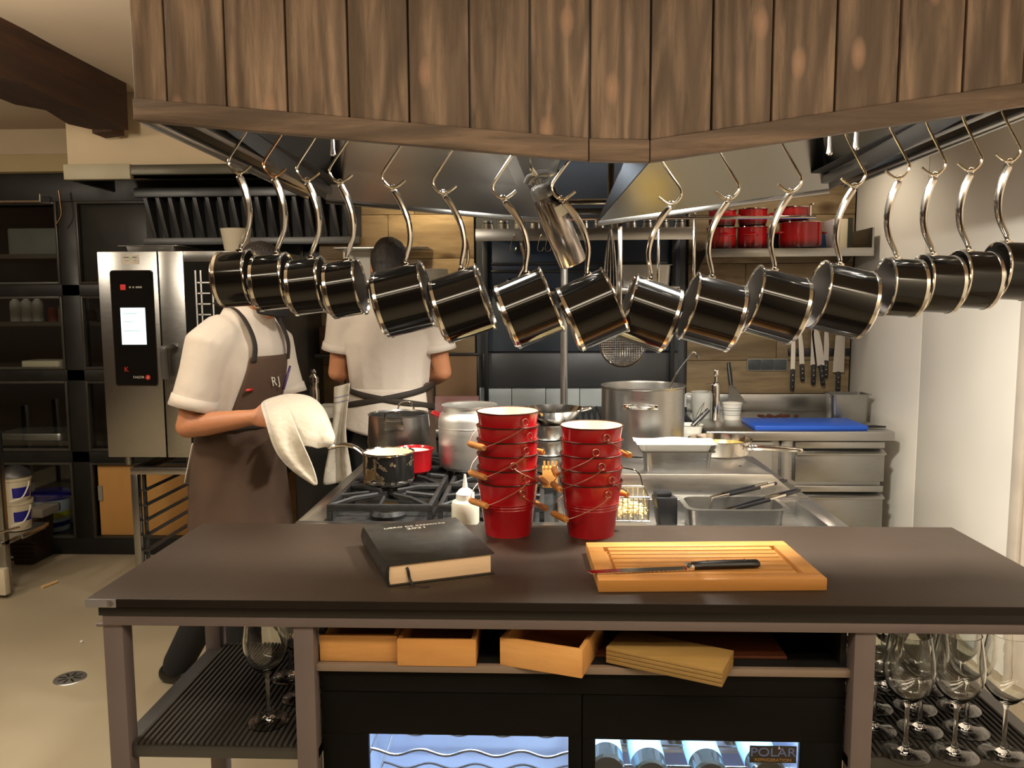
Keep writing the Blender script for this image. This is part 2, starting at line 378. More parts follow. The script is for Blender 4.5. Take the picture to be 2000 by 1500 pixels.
# bulkhead and upper walls left
st(MB().box(-4.6,-2.42,4.80,4.95,2.22,2.56),'wall_upper',PLASTER)
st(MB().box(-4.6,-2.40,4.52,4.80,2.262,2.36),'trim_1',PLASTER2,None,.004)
st(MB().box(-2.40,-1.0,4.02,4.46,2.20,2.56),'wall_bulkhead',PLASTER,None,.006)
st(MB().box(-1.0,1.72,4.30,4.46,2.40,2.56),'wall_bulkhead_rear',GREYW)
# old ceiling beam with rough sawn end
b=MB(); pr=[]
N=26
for i in range(N+1):
    y=-1.0+(3.86+1.0)*i/N; j=lambda a=.010: random.uniform(-a,a)
    b.v+= [Vector((-2.17+j(),y,2.335+j(.014))),Vector((-1.995+j(),y,2.35+j(.012))),Vector((-1.992+j(.006),y,2.565)),Vector((-2.17,y,2.565))]
for i in range(N):
    for k in range(4):
        a=i*4+k; c=i*4+(k+1)%4; b.f.append((a,c,c+4,a+4))
b.f+=[(3,2,1,0),(N*4,N*4+1,N*4+2,N*4+3)]
bo=st(b,'ceiling_beam',BEAMW)
MB().hexa([(-2.17,3.85,2.325),(-2.07,3.85,2.335),(-2.07,3.97,2.335),(-2.17,3.97,2.325)],[(-2.17,3.85,2.56),(-2.07,3.85,2.56),(-2.07,3.97,2.56),(-2.17,3.97,2.56)]).obj('tenon',BEAMW,bo,.006)
# glazed black steel partition
win=st(MB().box(-4.6,-1.25,4.58,4.66,0,.10),'window_1',BLACKFR,None,.004)
def bar(x0,x1,z0,z1,y0=4.58,y1=4.66,n='frame_bar',m=BLACKFR): MB().box(x0,x1,y0,y1,z0,z1).obj(n,m,win,.004)
bar(-4.6,-1.25,2.10,2.262)
zr=[.10,.60,1.09,1.59,2.10]
for z in (.60,1.09,1.59): bar(-4.6,-1.25,z-.035,z+.035)
for x in (-4.0,-2.76,-1.32): bar(x-.055,x+.055,.10,2.10)
xc=[-4.6,-4.055,-3.945,-2.815,-2.705,-1.375]
for ci in (1,3):
    xa,xb=[(-4.6,-4.055),(-3.945,-2.815),(0,0),(-2.705,-1.375)][ci]
    for zi in range(4):
        za,zb_=zr[zi]+(.035 if zi else 0),zr[zi+1]-(.035 if zi<3 else 0)
        for q in ((xa,xa+.014,za,zb_),(xb-.014,xb,za,zb_),(xa+.014,xb-.014,za,za+.014),(xa+.014,xb-.014,zb_-.014,zb_)):
            MB().box(q[0],q[1],4.572,4.60,q[2],q[3]).obj('glazing_bead',plain('bead','#37342e',.4) if 'bead' not in bpy.data.materials else bpy.data.materials['bead'],win,.002)
        if ci==3 and zi==0:
            MB().box(xa+.03,xb-.02,4.60,4.615,za+.015,zb_-.012).obj('plywood_panel',PLY,win,.002)
            MB().box(xa+.03,xa+.055,4.592,4.60,.33,.42).obj('tape',GREYP,win)
        elif ci==3 and zi==3: MB().box(xa+.014,xb-.014,4.60,4.61,za+.014,zb_-.014).obj('dark_panel',plain('dark_sheet','#23231f',.35),win,.001)
        else: MB().box(xa+.014,xb-.014,4.60,4.606,za+.014,zb_-.014).obj('pane',PANE,win)
# bright clothes rail on the glass with a hanger hook
r=thing('wall_rail','thin pale metal rail mounted high on the black window frame','rail',(-3.3,4.5,2.06))
MB().tube([(-4.3,4.50,2.098),(-2.86,4.50,2.09)],.009,8).obj('bar',CHROME,r)
MB().tube([(-2.86,4.575,2.13),(-2.86,4.50,2.13),(-2.86,4.5,2.09)],.006,6).obj('bracket',CHROME,r)
MB().tube(smoothpath([at(115,372,4.5),at(118,395,4.5),at(120,420,4.5),at(109,440,4.5)]),.005,6).obj('rail_hook',COPPER,r)
# things in the store room behind the glass
sh=thing('store_shelf','dark wall shelf in the store room behind the glass','shelf',(-3.3,5.2,1.3))
for z in (1.40,1.83,1.10,.62): MB().box(-4.4,-2.2,5.0,5.5,z-.03,z).obj('shelf_board',plain('shelf%d'%int(z*100),'#4a4238',.6),sh,.003)
for x in (-4.4,-2.22): MB().box(x,x+.04,5.44,5.5,0,1.9).obj('upright',BLACKFR,sh)
sb=thing('sauce_bottle','cloudy squeeze bottle among others on the store shelf','bottle',(0,0,0),0,'squeeze bottles behind the glass')
MB().lathe([(0,0),(.033,0),(.034,.10),(.03,.13),(.012,.145)],16).obj('bottle_body',TRANSL,sb); MB().lathe([(.016,.14),(.014,.155),(.004,.19),(0,.19)],12).obj('nozzle',WHITEP,sb)
for i,px in enumerate((43,52,62)):
    M=T(at(30,600,5.1).x+i*.075,5.1,1.40)
    (move(sb,M) if i==0 else dup(sb,M))
for i,(px,m,h) in enumerate(((78,REDBOX,.09),(88,ALU,.10),(98,ALU,.08),(108,REDBOX,.12),(118,FOOD,.07))):
    p=at(30,600,5.1)+Vector((.235+.066*i,0,0))
    MB().lathe([(0,0),(.028,0),(.028,h*.8),(.02,h*.9),(.02,h),(0,h)],14,T(p.x,5.12,1.40)).obj('spice_jar',m,None,origin=(p.x,5.12,1.4),label=['small red jar on the store shelf beside the squeeze bottles','tall grey tin on the store shelf between jars','short grey tin on the store shelf between jars','tall red jar with pale cap on the store shelf','squat brown jar at the end of the store shelf'][i],cat='jar')
MB().prism(rrect(-.13,.13,-.1,.1,.03),0,.05,T(at(95,700,5.05).x,5.05,1.10)).obj('white_tray',OFFW,None,.008,origin=(at(95,700,5.05).x,5.05,1.1),label='pale rounded tray lying behind the glass by the middle bar',cat='tray')
MB().prism(rrect(-.2,.2,-.12,.12,.03),0,.16,T(at(85,540,5.1).x,5.1,1.83-.16-.27)).obj('storage_crate',plain('crate_grey','#77776f',.5),None,.008,origin=(at(85,540,5.1).x,5.1,1.40),label='grey storage crate behind the upper window pane',cat='crate') if False else None
cr=at(88,540,5.15); MB().prism(rrect(-.2,.2,-.12,.12,.03),1.83,2.0,T(cr.x,5.2,0)).obj('storage_crate',plain('crate_grey','#77776f',.5),None,.008,origin=(cr.x,5.2,1.83),label='grey storage crate on the top store shelf behind the glass',cat='crate')
MB().prism(rrect(-.22,.22,-.14,.14,.03),.62,.67,T(at(75,890,5.1).x,5.15,0)).obj('steel_tray',ALU,None,.006,origin=(at(75,890,5.1).x,5.15,.62),label='shiny shallow metal tray on the lowest store shelf',cat='tray')
bk=thing('paint_bucket','white bucket with dark blue lid and yellow green label behind the glass','bucket',(at(105,1040,4.85).x,4.85,.0))
c=(at(105,1040,4.85).x,4.85); B=T(c[0],c[1],.08)
MB().lathe([(0,0),(.095,0),(.112,.20),(.112,.21),(0,.21)],28,B).obj('bucket_body',plain('bucket_print','#b9c6d6',.4),bk)
MB().lathe([(0,.25),(.10,.25),(.119,.235),(.119,.205),(.113,.205)],28,B).obj('lid',DBLUE,bk)
MB().lathe([(.1055,.085),(.1085,.125)],28,B).obj('label_band',YELL,bk); MB().lathe([(.099,.03),(.103,.06)],28,B).obj('label_stripe',DBLUE,bk)
MB().box(c[0]-.16,c[0]+.16,4.72,5.0,0,.08).obj('store_plinth',DARKW,None,.005,origin=(c[0],4.85,0),label='low dark plinth under the blue lidded bucket',cat='plinth')
# ------------------------------------------------------------------ wall canopy over the oven
cn=thing('wall_canopy','steel extraction canopy with dark baffle filters above the combi oven','extractor',(-1.7,4.2,1.85))
MB().box(-2.40,-2.06,3.98,4.02,2.13,2.205).obj('rim_end',plain('rim_pale','#a39a80',.5),cn,.003); MB().box(-2.06,-.98,3.985,4.02,2.15,2.20).obj('rim',plain('rim_dark','#4c473a',.4,.5),cn,.003)
MB().box(-2.40,-2.385,4.0,4.44,2.13,2.205).obj('rim_side',STEEL,cn,.003)
MB().hexa([(-2.385,4.02,2.13),(-1.0,4.02,2.13),(-1.0,4.03,2.13),(-2.385,4.03,2.13)],[(-2.385,4.40,2.19),(-1.0,4.40,2.19),(-1.0,4.41,2.19),(-2.385,4.41,2.19)]).obj('inner_slope',DSTEEL,cn)
MB().box(-2.2,-1.0,4.36,4.42,1.83,1.87).obj('gutter',DSTEEL,cn,.003); MB().box(-2.2,-1.0,4.40,4.44,1.87,2.19).obj('filter_back',INNER,cn)
for i in range(17):
    x=-2.15+i*.068; MB().hexa([(x,4.37,1.87),(x+.022,4.37,1.87),(x+.022,4.40,1.87),(x,4.40,1.87)],[(x-.015,4.30,2.09),(x+.007,4.30,2.09),(x+.007,4.40,2.09),(x-.015,4.40,2.09)]).obj('baffle',DSTEEL,cn,.002)
MB().box(-2.2,-1.0,4.28,4.31,2.08,2.13).obj('filter_rail',DSTEEL,cn,.003)
# ================================================================== EXTRACTOR HOOD
ZB=[(-.89,1.902),(.10,1.804),(.23,1.800),(1.12,1.921)]
def zb(x):
    for (a,za),(c,zc) in zip(ZB,ZB[1:]):
        if x<=c or c==1.12: return za+(zc-za)*(x-a)/(c-a)
hd=thing('extractor_hood','kitchen extractor hood clad in grey brown stained planks with steel underside','extractor',(.1,2.3,1.8))
edges=[-.89]+[at(px,150,1.75).x for px in (324,441,560,680,798,917,1035,1152,1270,1391,1508,1632,1755,1880,1998)]+[1.12]
for a,b_ in zip(edges,edges[1:]):
    d=random.uniform(0,.003); g=.0022
    MB().hexa([(a+g,1.75-d,zb(a+g)+.046),(b_-g,1.75-d,zb(b_-g)+.046),(b_-g,1.772,zb(b_-g)+.046),(a+g,1.772,zb(a+g)+.046)],[(a+g,1.75-d,2.558),(b_-g,1.75-d,2.558),(b_-g,1.772,2.558),(a+g,1.772,2.558)]).obj('plank',HOODW,hd,.0025)
for (a,za),(c,zc) in zip(ZB,ZB[1:]):
    MB().hexa([(a+.0008,1.744,za),(c-.0008,1.744,zc),(c-.0008,1.772,zc),(a+.0008,1.772,za)],[(a+.0008,1.744,za+.046),(c-.0008,1.744,zc+.046),(c-.0008,1.772,zc+.046),(a+.0008,1.772,za+.046)]).obj('trim_board',HOODT,hd,.0025)
bk_=MB()
for (a,za),(c,zc) in zip(ZB,ZB[1:]): bk_.hexa([(a,1.773,za+.004),(c,1.773,zc+.004),(c,1.782,zc+.004),(a,1.782,za+.004)],[(a,1.773,2.556),(c,1.773,2.556),(c,1.782,2.556),(a,1.782,2.556)])
bk_.obj('backing_sheet',DSTEEL,hd)
def sheet(p,t=.003):
    p=[Vector(q) for q in p]; n=(p[1]-p[0]).cross(p[2]-p[0]).normalized()*t; return MB().hexa(p,[q+n for q in p])
for x,zf,zr_ in ((-.89,1.902,1.896),(1.11,1.92,1.915)):
    MB().hexa([(x,1.782,zf),(x+.01,1.782,zf),(x+.01,3.02,zr_),(x,3.02,zr_)],[(x,1.782,2.556),(x+.01,1.782,2.556),(x+.01,3.02,2.556),(x,3.02,2.556)]).obj('side_sheet',STEELH,hd)
GUTM=plain('gutter_steel',(.30,.30,.30),.4,1,.02,8)
# grease gutters along both sides
for sx,x0 in ((1,-.88),(-1,1.11)):
    zz=1.903 if sx>0 else 1.922
    for dx0,dx1,dz0,dz1,m,n in ((0,.022,0,.012,STEELH,'gutter_lip'),(.022,.075,.03,.034,INNER,'gutter'),(.075,.10,.004,.03,GUTM,'gutter_bar'),(.10,.15,.035,.04,INNER,'gutter')):
        a,c=sorted((x0+sx*dx0,x0+sx*dx1)); MB().box(a,c,1.79,3.0,zz+dz0,zz+dz1).obj(n,m,hd,.002)
def bell(xl0,xl1,xr0,xr1,tx0,tx1,nm):
    # rim: front-left, front-right, rear-right, rear-left ; top
    fl=(xl0,1.79,zb(xl0)+.02); fr=(xr0,1.79,zb(xr0)+.004); rr=(xr1,3.0,zb(xr1)-.005); rl=(xl1,3.0,zb(xl1)-.005)
    tfl,tfr,trr,trl=(tx0,2.02,2.45),(tx1,2.02,2.45),(tx1,2.42,2.45),(tx0,2.42,2.45)
    if nm=='r': fl=(xl0,1.79,zb(xl0)+.004); fr=(xr0,1.79,zb(xr0)+.02)
    for p,n in (((fl,fr,tfr,tfl),'bell_front'),((fr,rr,trr,tfr),'bell_side'),((rr,rl,trl,trr),'bell_rear'),((rl,fl,tfl,trl),'bell_side'),((tfl,tfr,trr,trl),'bell_top')):
        sheet(p).obj(n,HOODST,hd)
    MB().hexa([(rl[0],2.995,rl[2]-.012),(rr[0],2.995,rr[2]-.012),(rr[0],3.012,rr[2]-.012),(rl[0],3.012,rl[2]-.012)],[(rl[0],2.995,rl[2]+.012),(rr[0],2.995,rr[2]+.012),(rr[0],3.012,rr[2]+.012),(rl[0],3.012,rl[2]+.012)]).obj('rear_rim',HOODST,hd,.002)
    cx=(tx0+tx1)/2
    MB().lathe([(.0,.03),(.10,.03),(.11,.012),(.11,0),(.10,.0),(.10,.012),(0,.012)],24,T(cx,2.15,2.20)).obj('lamp_housing',CHROME,hd)
bell(-.73,-.81,.04,.0,-.55,-.29,'l'); bell(.235,.205,.96,1.05,.49,.75,'r')
# sprinkler nozzles under the hood
for px,py,Y in ((650,302,2.05),(1620,300,2.0),(1672,290,2.0)):
    p=at(px,py,Y); MB().tube([p+Vector((0,0,.05)),p+Vector((0,0,.012)),p,p-Vector((0,0,.004))],[.004,.006,.008,.004],8).obj('nozzle',CHROME,hd)
# pan rail
rl_=thing('pan_rail','steel rail behind the hood trim that carries the pan hooks','rail',(.1,1.85,1.83))
MB().tube([(x,1.85,zb(x)+.042) for x in (-.86,.10,.23,1.10)],.006,8).obj('bar',CHROME,rl_)
for x in (-.8,-.3,.16,.6,1.05): MB().tube([(x,1.85,zb(x)+.042),(x,1.85,zb(x)+.075),(x,1.783,zb(x)+.075)],.005,6).obj('bracket',CHROME,rl_)
# ------------------------------------------------------------------ hanging saucepans and hooks
def saucepan(name,Rd,H,body,inner,hl,label,cat='saucepan',ring=CHROME,handlem=CHROME,hr=1.0):
    t=thing(name,label,cat); k=Rd
    MB().lathe([(k-.006,.008),(k,.012),(k,H-.006)],48).obj('pan_body',body,t)
    MB().lathe([(0,0),(k*.90,0),(k-.004,.004),(k+.0015,.007),(k+.0015,.0145),(k,.015)],48).obj('base_ring',ring,t)
    MB().lathe([(k,H-.006),(k+.003,H-.003),(k+.003,H),(k-.001,H+.001),(k-.003,H-.003)],48).obj('rim',ring,t)
    MB().lathe([(k-.003,H-.003),(k-.003,.012),(k-.008,.008),(0,.008)],48).obj('inside',inner,t)
    za=H*.72; L=hl
    path=smoothpath([(k+.002,0,za),(k+.014,0,za+.004),(k+.30*L,0,za+.024),(k+.55*L,0,za+.031),(k+.8*L,0,za+.026),(k+.97*L,0,za+.017),(k+L,0,za+.015)],5)
    n=len(path); rad=[]
    for i in range(n):
        u=i/(n-1); w_=(.0056+.0058*min(1,u/.7))*hr
        if u>.85: w_*=1-(u-.85)/.15*.72
        rad.append((w_*1.15,w_*.72))
    MB().tube(path,rad,10,side=(0,1,0)).obj('handle',handlem,t)
    MB().tube([(k+L+.006+.006*math.cos(a),0,za+.015+.0065*math.sin(a)) for a in [2*PI*i/10 for i in range(10)]],.0018,6,closed=True).obj('hang_ring',handlem,t)
    br=MB().prism(rrect(-.011,.011,-.008,.008,.003),0,.004,frame((k-.0008,0,za),(0,1,0),(0,0,1),(1,0,0)))
    for dy in (-.007,.007): br.lathe([(.0028,.003),(.0026,.006),(0,.007)],8,frame((k-.0008,dy,za),(0,1,0),(0,0,1),(1,0,0)))
    br.obj('bracket',handlem,t)
    t['tip']=(k+L+.006,0,za+.015); t['att']=(k,0,za); return t
INSIDE=plain('grey_pan_inside',(.16,.15,.14),.3,.6,.1)
small=saucepan('saucepan',.0645,.081,BLACKEN,INSIDE,.172,'x'); big=saucepan('saucepan',.0775,.121,BLACKEN,INSIDE,.172,'x')
base=[(470,490),(540,496),(608,504),(678,508),(793,517),(902,526),(1028,534),(1148,536),(1270,545),(1390,541),(1512,527),(1640,517),(1751,505),(1822,498),(1892,490),(1968,473)]
tilt=[4,5,6.5,9,14,18,22,24,20,16,15.5,13.5,4,3.5,3.5,3]
plab_=['small black saucepan hanging in front of the chef in the brown apron','large black saucepan hanging with its mouth turned towards the white wall','large black saucepan hanging with its mouth turned towards the combi oven','small black saucepan hanging in front of the white wall panels']
pgr=['small saucepans before the chef','large saucepans opening to the white wall','large saucepans opening to the oven','small saucepans before the white wall']
hlab=['steel S-hook holding a small saucepan in front of the aproned chef','steel S-hook holding a large saucepan that opens towards the white wall','steel S-hook holding a large saucepan that opens towards the oven','steel S-hook holding a small saucepan before the white wall']
who=['the outermost small saucepan at the oven end','the small saucepan next to the outermost one before the chef','the small saucepan third from the oven end of the row','the small saucepan touching the first large one before the chefs','the large saucepan next to the small ones before the chefs','the large saucepan hiding the right shoulder of the rear cook','the large saucepan beside the siphon bottle','the large saucepan under the tip of the siphon bottle','the large saucepan partly covering the round skimmer','the large saucepan directly above the stock pot ladle','the large saucepan before the red pots and wall socket','the large saucepan above the hanging knives','the first small saucepan along the white wall','the second small saucepan along the white wall','the third small saucepan along the white wall','the last small saucepan along the white wall']
PL=['black saucepan with steel handle, '+q for q in who]; HL=['copper coloured S-hook in the pan row' if i==1 else 'S-hook of '+q for i,q in enumerate(who)]
used={}
for i,((bx,by),th) in enumerate(zip(base,tilt)):
    s=1 if i<8 else -1; gi=0 if i<4 else 1 if i<8 else 2 if i<12 else 3
    src=small if gi in (0,3) else big; Y=1.85+{7:-.03,8:.04}.get(i,random.uniform(-.006,.006))
    a=at(bx,by,Y); c,sn=math.cos(R(th)),math.sin(R(th))
    F=frame((0,0,0),(-s*sn,0,c),(0,-s,0),(s*c,0,sn)); M=T(*a)@F@T(*[-q for q in src['att']])
    if src not in used: used[src]=1; move(src,M); o=src
    else: o=dup(src,M)
    o['label']=PL[i]; o['group']=pgr[gi]
    tp=M@Vector(src['tip'])
    q=Vector((tp.x,Y,tp.z)); rx=q.x+s*.034; rz=zb(max(-.86,min(1.1,rx)))+.042
    dz=rz-q.z
    pts=[(.034,-.006),(.020,-.0135),(.006,-.004),(-.002,.002),(-.013,.009),(-.0225,.024),(-.021,.036),(-.008,.056),(.012,.078)]
    pts=[(q.x+s*(px+.0) ,Y,q.z+.004+pz) for px,pz in [(.030,.012),(.016,.001),(.004,-.0045),(-.010,-.001),(-.021,.012),(-.0225,.024),(-.014,.040)]]
    pts+=[(q.x+s*(.020),Y,q.z+.6*dz+.02),(rx-s*.004,1.85,rz-.012),(rx-s*.002,1.85,rz+.004),(rx+s*.008,1.85,rz+.010),(rx+s*.016,1.85,rz+.0),(rx+s*.013,1.85,rz-.016)]
    MB().tube(smoothpath(pts,5),.0031,8).obj('pan_hook',COPPER if i==1 else HOOKM,None,origin=q,label=HL[i],cat='hook',group='hooks for '+pgr[gi])
for t in (small,big): del t['tip'],t['att']
for o in list(COL.objects):
    for k in ('tip','att'):
        if k in o: del o[k]
# ================================================================== PASS COUNTER
XL,XR,YF,YB,ZT=-.908,1.055,1.495,2.04,.92
ct=thing('pass_counter','long pass counter with dark brown worktop on a taupe metal frame','counter',(.07,1.77,0))
MB().box(XL,XR,YF,YB,ZT-.017,ZT).obj('worktop',LAM,ct,.0015)
MB().box(XL+.0005,XR-.0005,YF-.0012,YF,ZT-.0168,ZT-.0012).obj('edge_band',plain('dark_edge','#1b1512',.4,spec=.25),ct)
MB().box(XL+.016,XR-.016,YF+.012,YB-.012,ZT-.040,ZT-.017).obj('sub_top',BLKLAM,ct,.001)
MB().box(XL+.022,XR-.022,YF+.014,YF+.05,ZT-.061,ZT-.040).obj('front_rail',FRAME,ct,.0015)
MB().box(XL+.022,XR-.022,YB-.05,YB-.016,ZT-.061,ZT-.040).obj('rear_rail',FRAME,ct,.0015)
def lx(px,py,Y): return at(px,py,Y).x
legs=[(lx(213,1300,1.53),lx(251,1300,1.53)),(lx(579,1300,1.53),lx(618,1300,1.53)),(lx(1662,1300,1.53),lx(1703,1300,1.53)),(1.0,1.036)]
for a,c in legs:
    MB().box(a,c,YF+.02,YF+.058,0,ZT-.061).obj('leg',FRAME,ct,.002)
    MB().box(a,c,YB-.058,YB-.02,0,ZT-.061).obj('leg',FRAME,ct,.002)
MB().box(legs[0][0]-.012,legs[0][1],YF+.018,YF+.04,ZT-.066,ZT-.060).obj('weld_plate',FRAME,ct,.001)
ZS=.600
for nm,a,c in (('l',legs[0][0]+.005,legs[1][1]),('r',legs[2][0],legs[3][1])):
    MB().box(a,c,YF+.03,YB-.03,ZS-.03,ZS-.004).obj('shelf',DSTEEL,ct,.002)
x=legs[0][1]+.004; k=0
while x<legs[1][0]-.004:
    MB().box(x,x+.0075,YF+.03,YB-.03,ZS-.006,ZS+.0025).obj('mat_rib',MAT,ct,.001); x+=.0125
x=legs[2][1]+.004
while x<legs[3][0]-.004:
    MB().box(x,x+.0075,YF+.03,YB-.03,ZS-.006,ZS+.0025).obj('mat_rib',MAT,ct,.001); x+=.0125
# niche with black lining
NX0,NX1=legs[1][1],legs[2][0]; ZN=.772
MB().box(NX0,NX1,YF+.045,YB-.03,ZN-.012,ZN).obj('niche_floor',INNER,ct); MB().box(NX0,NX1,YF+.035,YF+.05,ZN-.014,ZN+.0005).obj('niche_edge',FRAMEL,ct,.001)
MB().box(NX0,NX1,YB-.045,YB-.03,ZN,ZT-.061).obj('niche_back',INNER,ct)
for x in (NX0,NX1-.012): MB().box(x,x+.012,YF+.06,YB-.04,ZN,ZT-.061).obj('niche_side',INNER,ct)
tg=MB().box(XL-.001,XL+.061,YF-.0025,YF,ZT-.0175,ZT-.0005).obj('name_plate',TAGM,ct,.0006,label='small grey metal name plate')
MB().prism([( .0,-.006),(.004,-.006),(.008,-.003),(.009,0),(.008,.003),(.004,.006),(0,.006)],0,.0006,frame((XL+.047,YF-.0025,ZT-.009),(1,0,0),(0,0,1),(0,-1,0))).obj('emblem',plain('tag_dark','#5d5450',.4),tg)
MB().box(XL+.044,XL+.0448,YF-.0031,YF-.002,ZT-.0165,ZT-.0015).obj('divider',bpy.data.materials['tag_dark'],tg)
# ------------------------------------------------------------------ wine cooler in the counter
FX0,FX1,FY,FZ=NX0+.004,NX1-.004,YF+.075,.745
fr=thing('wine_cooler','black built-in bottle cooler with two lit glass doors under the counter','refrigerator',((FX0+FX1)/2,1.78,0))
MB().box(FX0,FX1,FY,YB-.05,FZ-.03,FZ).obj('top_panel',INNER,fr,.002); MB().box(FX0,FX1,FY-.028,FY+.02,FZ-.035,FZ+.012).obj('fascia',plain('cooler_black','#0a0908',.5,spec=.15),fr,.002)
CB=bpy.data.materials['cooler_black']
for x in (FX0,FX1-.02): MB().box(x,x+.02,FY,YB-.05,.03,FZ-.03).obj('side_panel',INNER,fr)
MB().box(FX0+.02,FX1-.02,YB-.07,YB-.05,.03,FZ-.03).obj('liner_back',FRIDGEW,fr); MB().box(FX0+.02,FX1-.02,FY+.02,YB-.07,.03,.06).obj('liner_floor',FRIDGEW,fr)
MB().box(FX0+.02,FX1-.02,FY+.03,YB-.07,FZ-.045,FZ-.03).obj('liner_top',FRIDGEW,fr); MB().box(FX0+.02,FX0+.026,FY+.03,YB-.07,.06,FZ-.045).obj('liner_side',FRIDGEW,fr); MB().box(FX1-.026,FX1-.02,FY+.03,YB-.07,.06,FZ-.045).obj('liner_side',FRIDGEW,fr)
MB().box(FX0+.05,FX1-.05,FY+.05,FY+.065,FZ-.053,FZ-.045).obj('led_strip',LED,fr)
wl=[(lx(722,1460,FY-.012),lx(1110,1460,FY-.012)),(lx(1162,1460,FY-.012),lx(1560,1460,FY-.012))]
mid=(wl[0][1]+wl[1][0])/2; MB().box(mid-.02,mid+.02,FY-.006,FY+.012,.05,FZ-.034).obj('added_light_stop',CB,fr); ztop=at(920,1430,FY-.012).z  # added strip behind the door gap, stops the cooler light leaking through
for (a,c),(d0,d1),zt in zip(wl,((FX0,mid-.001),(mid+.001,FX1)),(ztop,ztop-.004)):
    dr=MB().box(d0,d1,FY-.025,FY-.006,zt,FZ-.036).box(d0,a,FY-.025,FY-.006,.08,zt).box(c,d1,FY-.025,FY-.006,.08,zt).box(a,c,FY-.025,FY-.006,.05,.10).obj('door',CB,fr,.001)
    MB().box(a,c,FY-.020,FY-.016,.10,zt).obj('glass_pane',FPANE,dr)
    if d0>0:
        lp=at(1510,1474,FY-.027); M=frame((lp.x,FY-.0262,lp.z),(1,0,0),(0,0,1),(0,-1,0))
        MB().box(-.047,.047,-.018,.018,-.001,.0,M).obj('brand_plate',plain('brand_dark','#2a2420',.4),dr)
        lettering('POLAR',.026,plain('brand_blue','#5f6e9c',.4),dr,M@T(0,.004,.0004),sx=1.15); lettering('REFRIGERATION',.0085,plain('brand_gold','#9a7440',.4),dr,M@T(0,-.012,.0004),sx=1.18)
        MB().prism([(-.0025,.012),(.0025,.012),(0,.019)],0,.0006,M@T(.012,0,.0003)).obj('brand_star',LTEXT,dr)
    MB().tube([(d1-.02 if d0<0 else d0+.02,FY-.035,.45),(d1-.02 if d0<0 else d0+.02,FY-.035,.55)],.004,8).obj('door_pull',CHROME,dr)
# wavy wire racks and shelf
def wave(x0,x1,y,z,amp=.0065,n=4,ph=0):
    return [(x0+(x1-x0)*i/64,y,z+amp*math.cos(2*PI*n*i/64+ph)) for i in range(65)]
xa,xb=wl[0][0]-.01,wl[0][1]+.01
for z in (.632,.54,.44):
    rk=thing('wire_rack','wavy chrome bottle rack behind the empty glass door','rack',((xa+xb)/2,1.75,z),0,'wavy racks in the cooler') 
    for dy,dz in ((FY+.04,0),(FY+.16,-.004),(FY+.30,-.004)): MB().tube(wave(xa,xb,dy,z+dz),.0032,8).obj('wave_wire',CHROME,rk)
    for x in (xa,xb): MB().tube([(x,FY+.03,z+.004),(x,FY+.34,z)],.003,8).obj('side_wire',CHROME,rk)
rk=thing('wire_shelf','flat grey wire shelf at the top of the cooler','rack',((xa+xb)/2,1.75,.655))
MB().box(xa,xb,FY+.10,FY+.108,.650,.657).obj('front_bar',ALU,rk,.001)
for k in range(9): MB().box(xa+.02+k*(xb-xa-.04)/8-.002,xa+.02+k*(xb-xa-.04)/8+.002,FY+.108,FY+.33,.651,.655).obj('wire',ALU,rk)
for x in (xa+.06,xb-.04): MB().box(x-.002,x+.002,FY+.10,FY+.104,.657,FZ-.045).obj('hanger',ALU,rk)
bt=thing('wine_bottle','dark wine bottle lying base forward in the lit cooler','bottle',(0,0,0),0,'bottles in the cooler')
MB().lathe([(0,.012),(.02,.006),(.033,0),(.0375,.006),(.0375,.17),(.034,.19),(.016,.215),(.014,.28),(.0,.28)],28).obj('bottle_body',BOTTLEG,bt)
MB().lathe([(.0378,.05),(.0378,.13)],28).obj('paper_label',plain('label_blue','#7fb2cc',.5),bt); MB().lathe([(.0155,.285),(.0155,.235),(.0148,.235)],16).obj('capsule',plain('capsule_dark','#2a3242',.4),bt)
sp=[(1185,1497,0),(1270,1508,0),(1385,1510,0),(1497,1506,0)]
first=True
for k,(px,py,yy) in enumerate(sp):
    p=at(px,py,FY+.03); M=frame((p.x,FY+.010+yy,p.z),(1,0,0),(0,0,-1),(0,1,0))
    (move(bt,M) if first else dup(bt,M)); first=False
bt2=thing('wine_bottle','upright dark bottle with pale neck band standing behind lying bottles','bottle',(0,0,0),0,'upright bottles in the cooler')
MB().lathe([(0,0),(.036,0),(.037,.01),(.037,.19),(.03,.215),(.014,.24),(.0135,.30),(0,.30)],24).obj('bottle_body',BOTTLEG,bt2); MB().lathe([(.0372,.08),(.0372,.16)],24).obj('paper_label',bpy.data.materials['label_blue'],bt2)
for i,px in enumerate((1228,1330,1440)):
    p=at(px,1470,FY+.342); M=T(p.x,FY+.342,.4035)
    (move(bt2,M) if i==0 else dup(bt2,M))
rk=thing('wire_rack','straight chrome rack carrying the lying wine bottles','rack',((wl[1][0]+wl[1][1])/2,1.75,.40))
for dy in (.05,.13): MB().tube([(wl[1][0]-.03,FY+dy,.512),(wl[1][1]+.04,FY+dy,.512)],.003,8).obj('wire',CHROME,rk)
MB().box(wl[1][0]-.03,wl[1][1]+.04,FY+.30,FY+.385,.395,.403).obj('shelf_plate',ALU,rk)
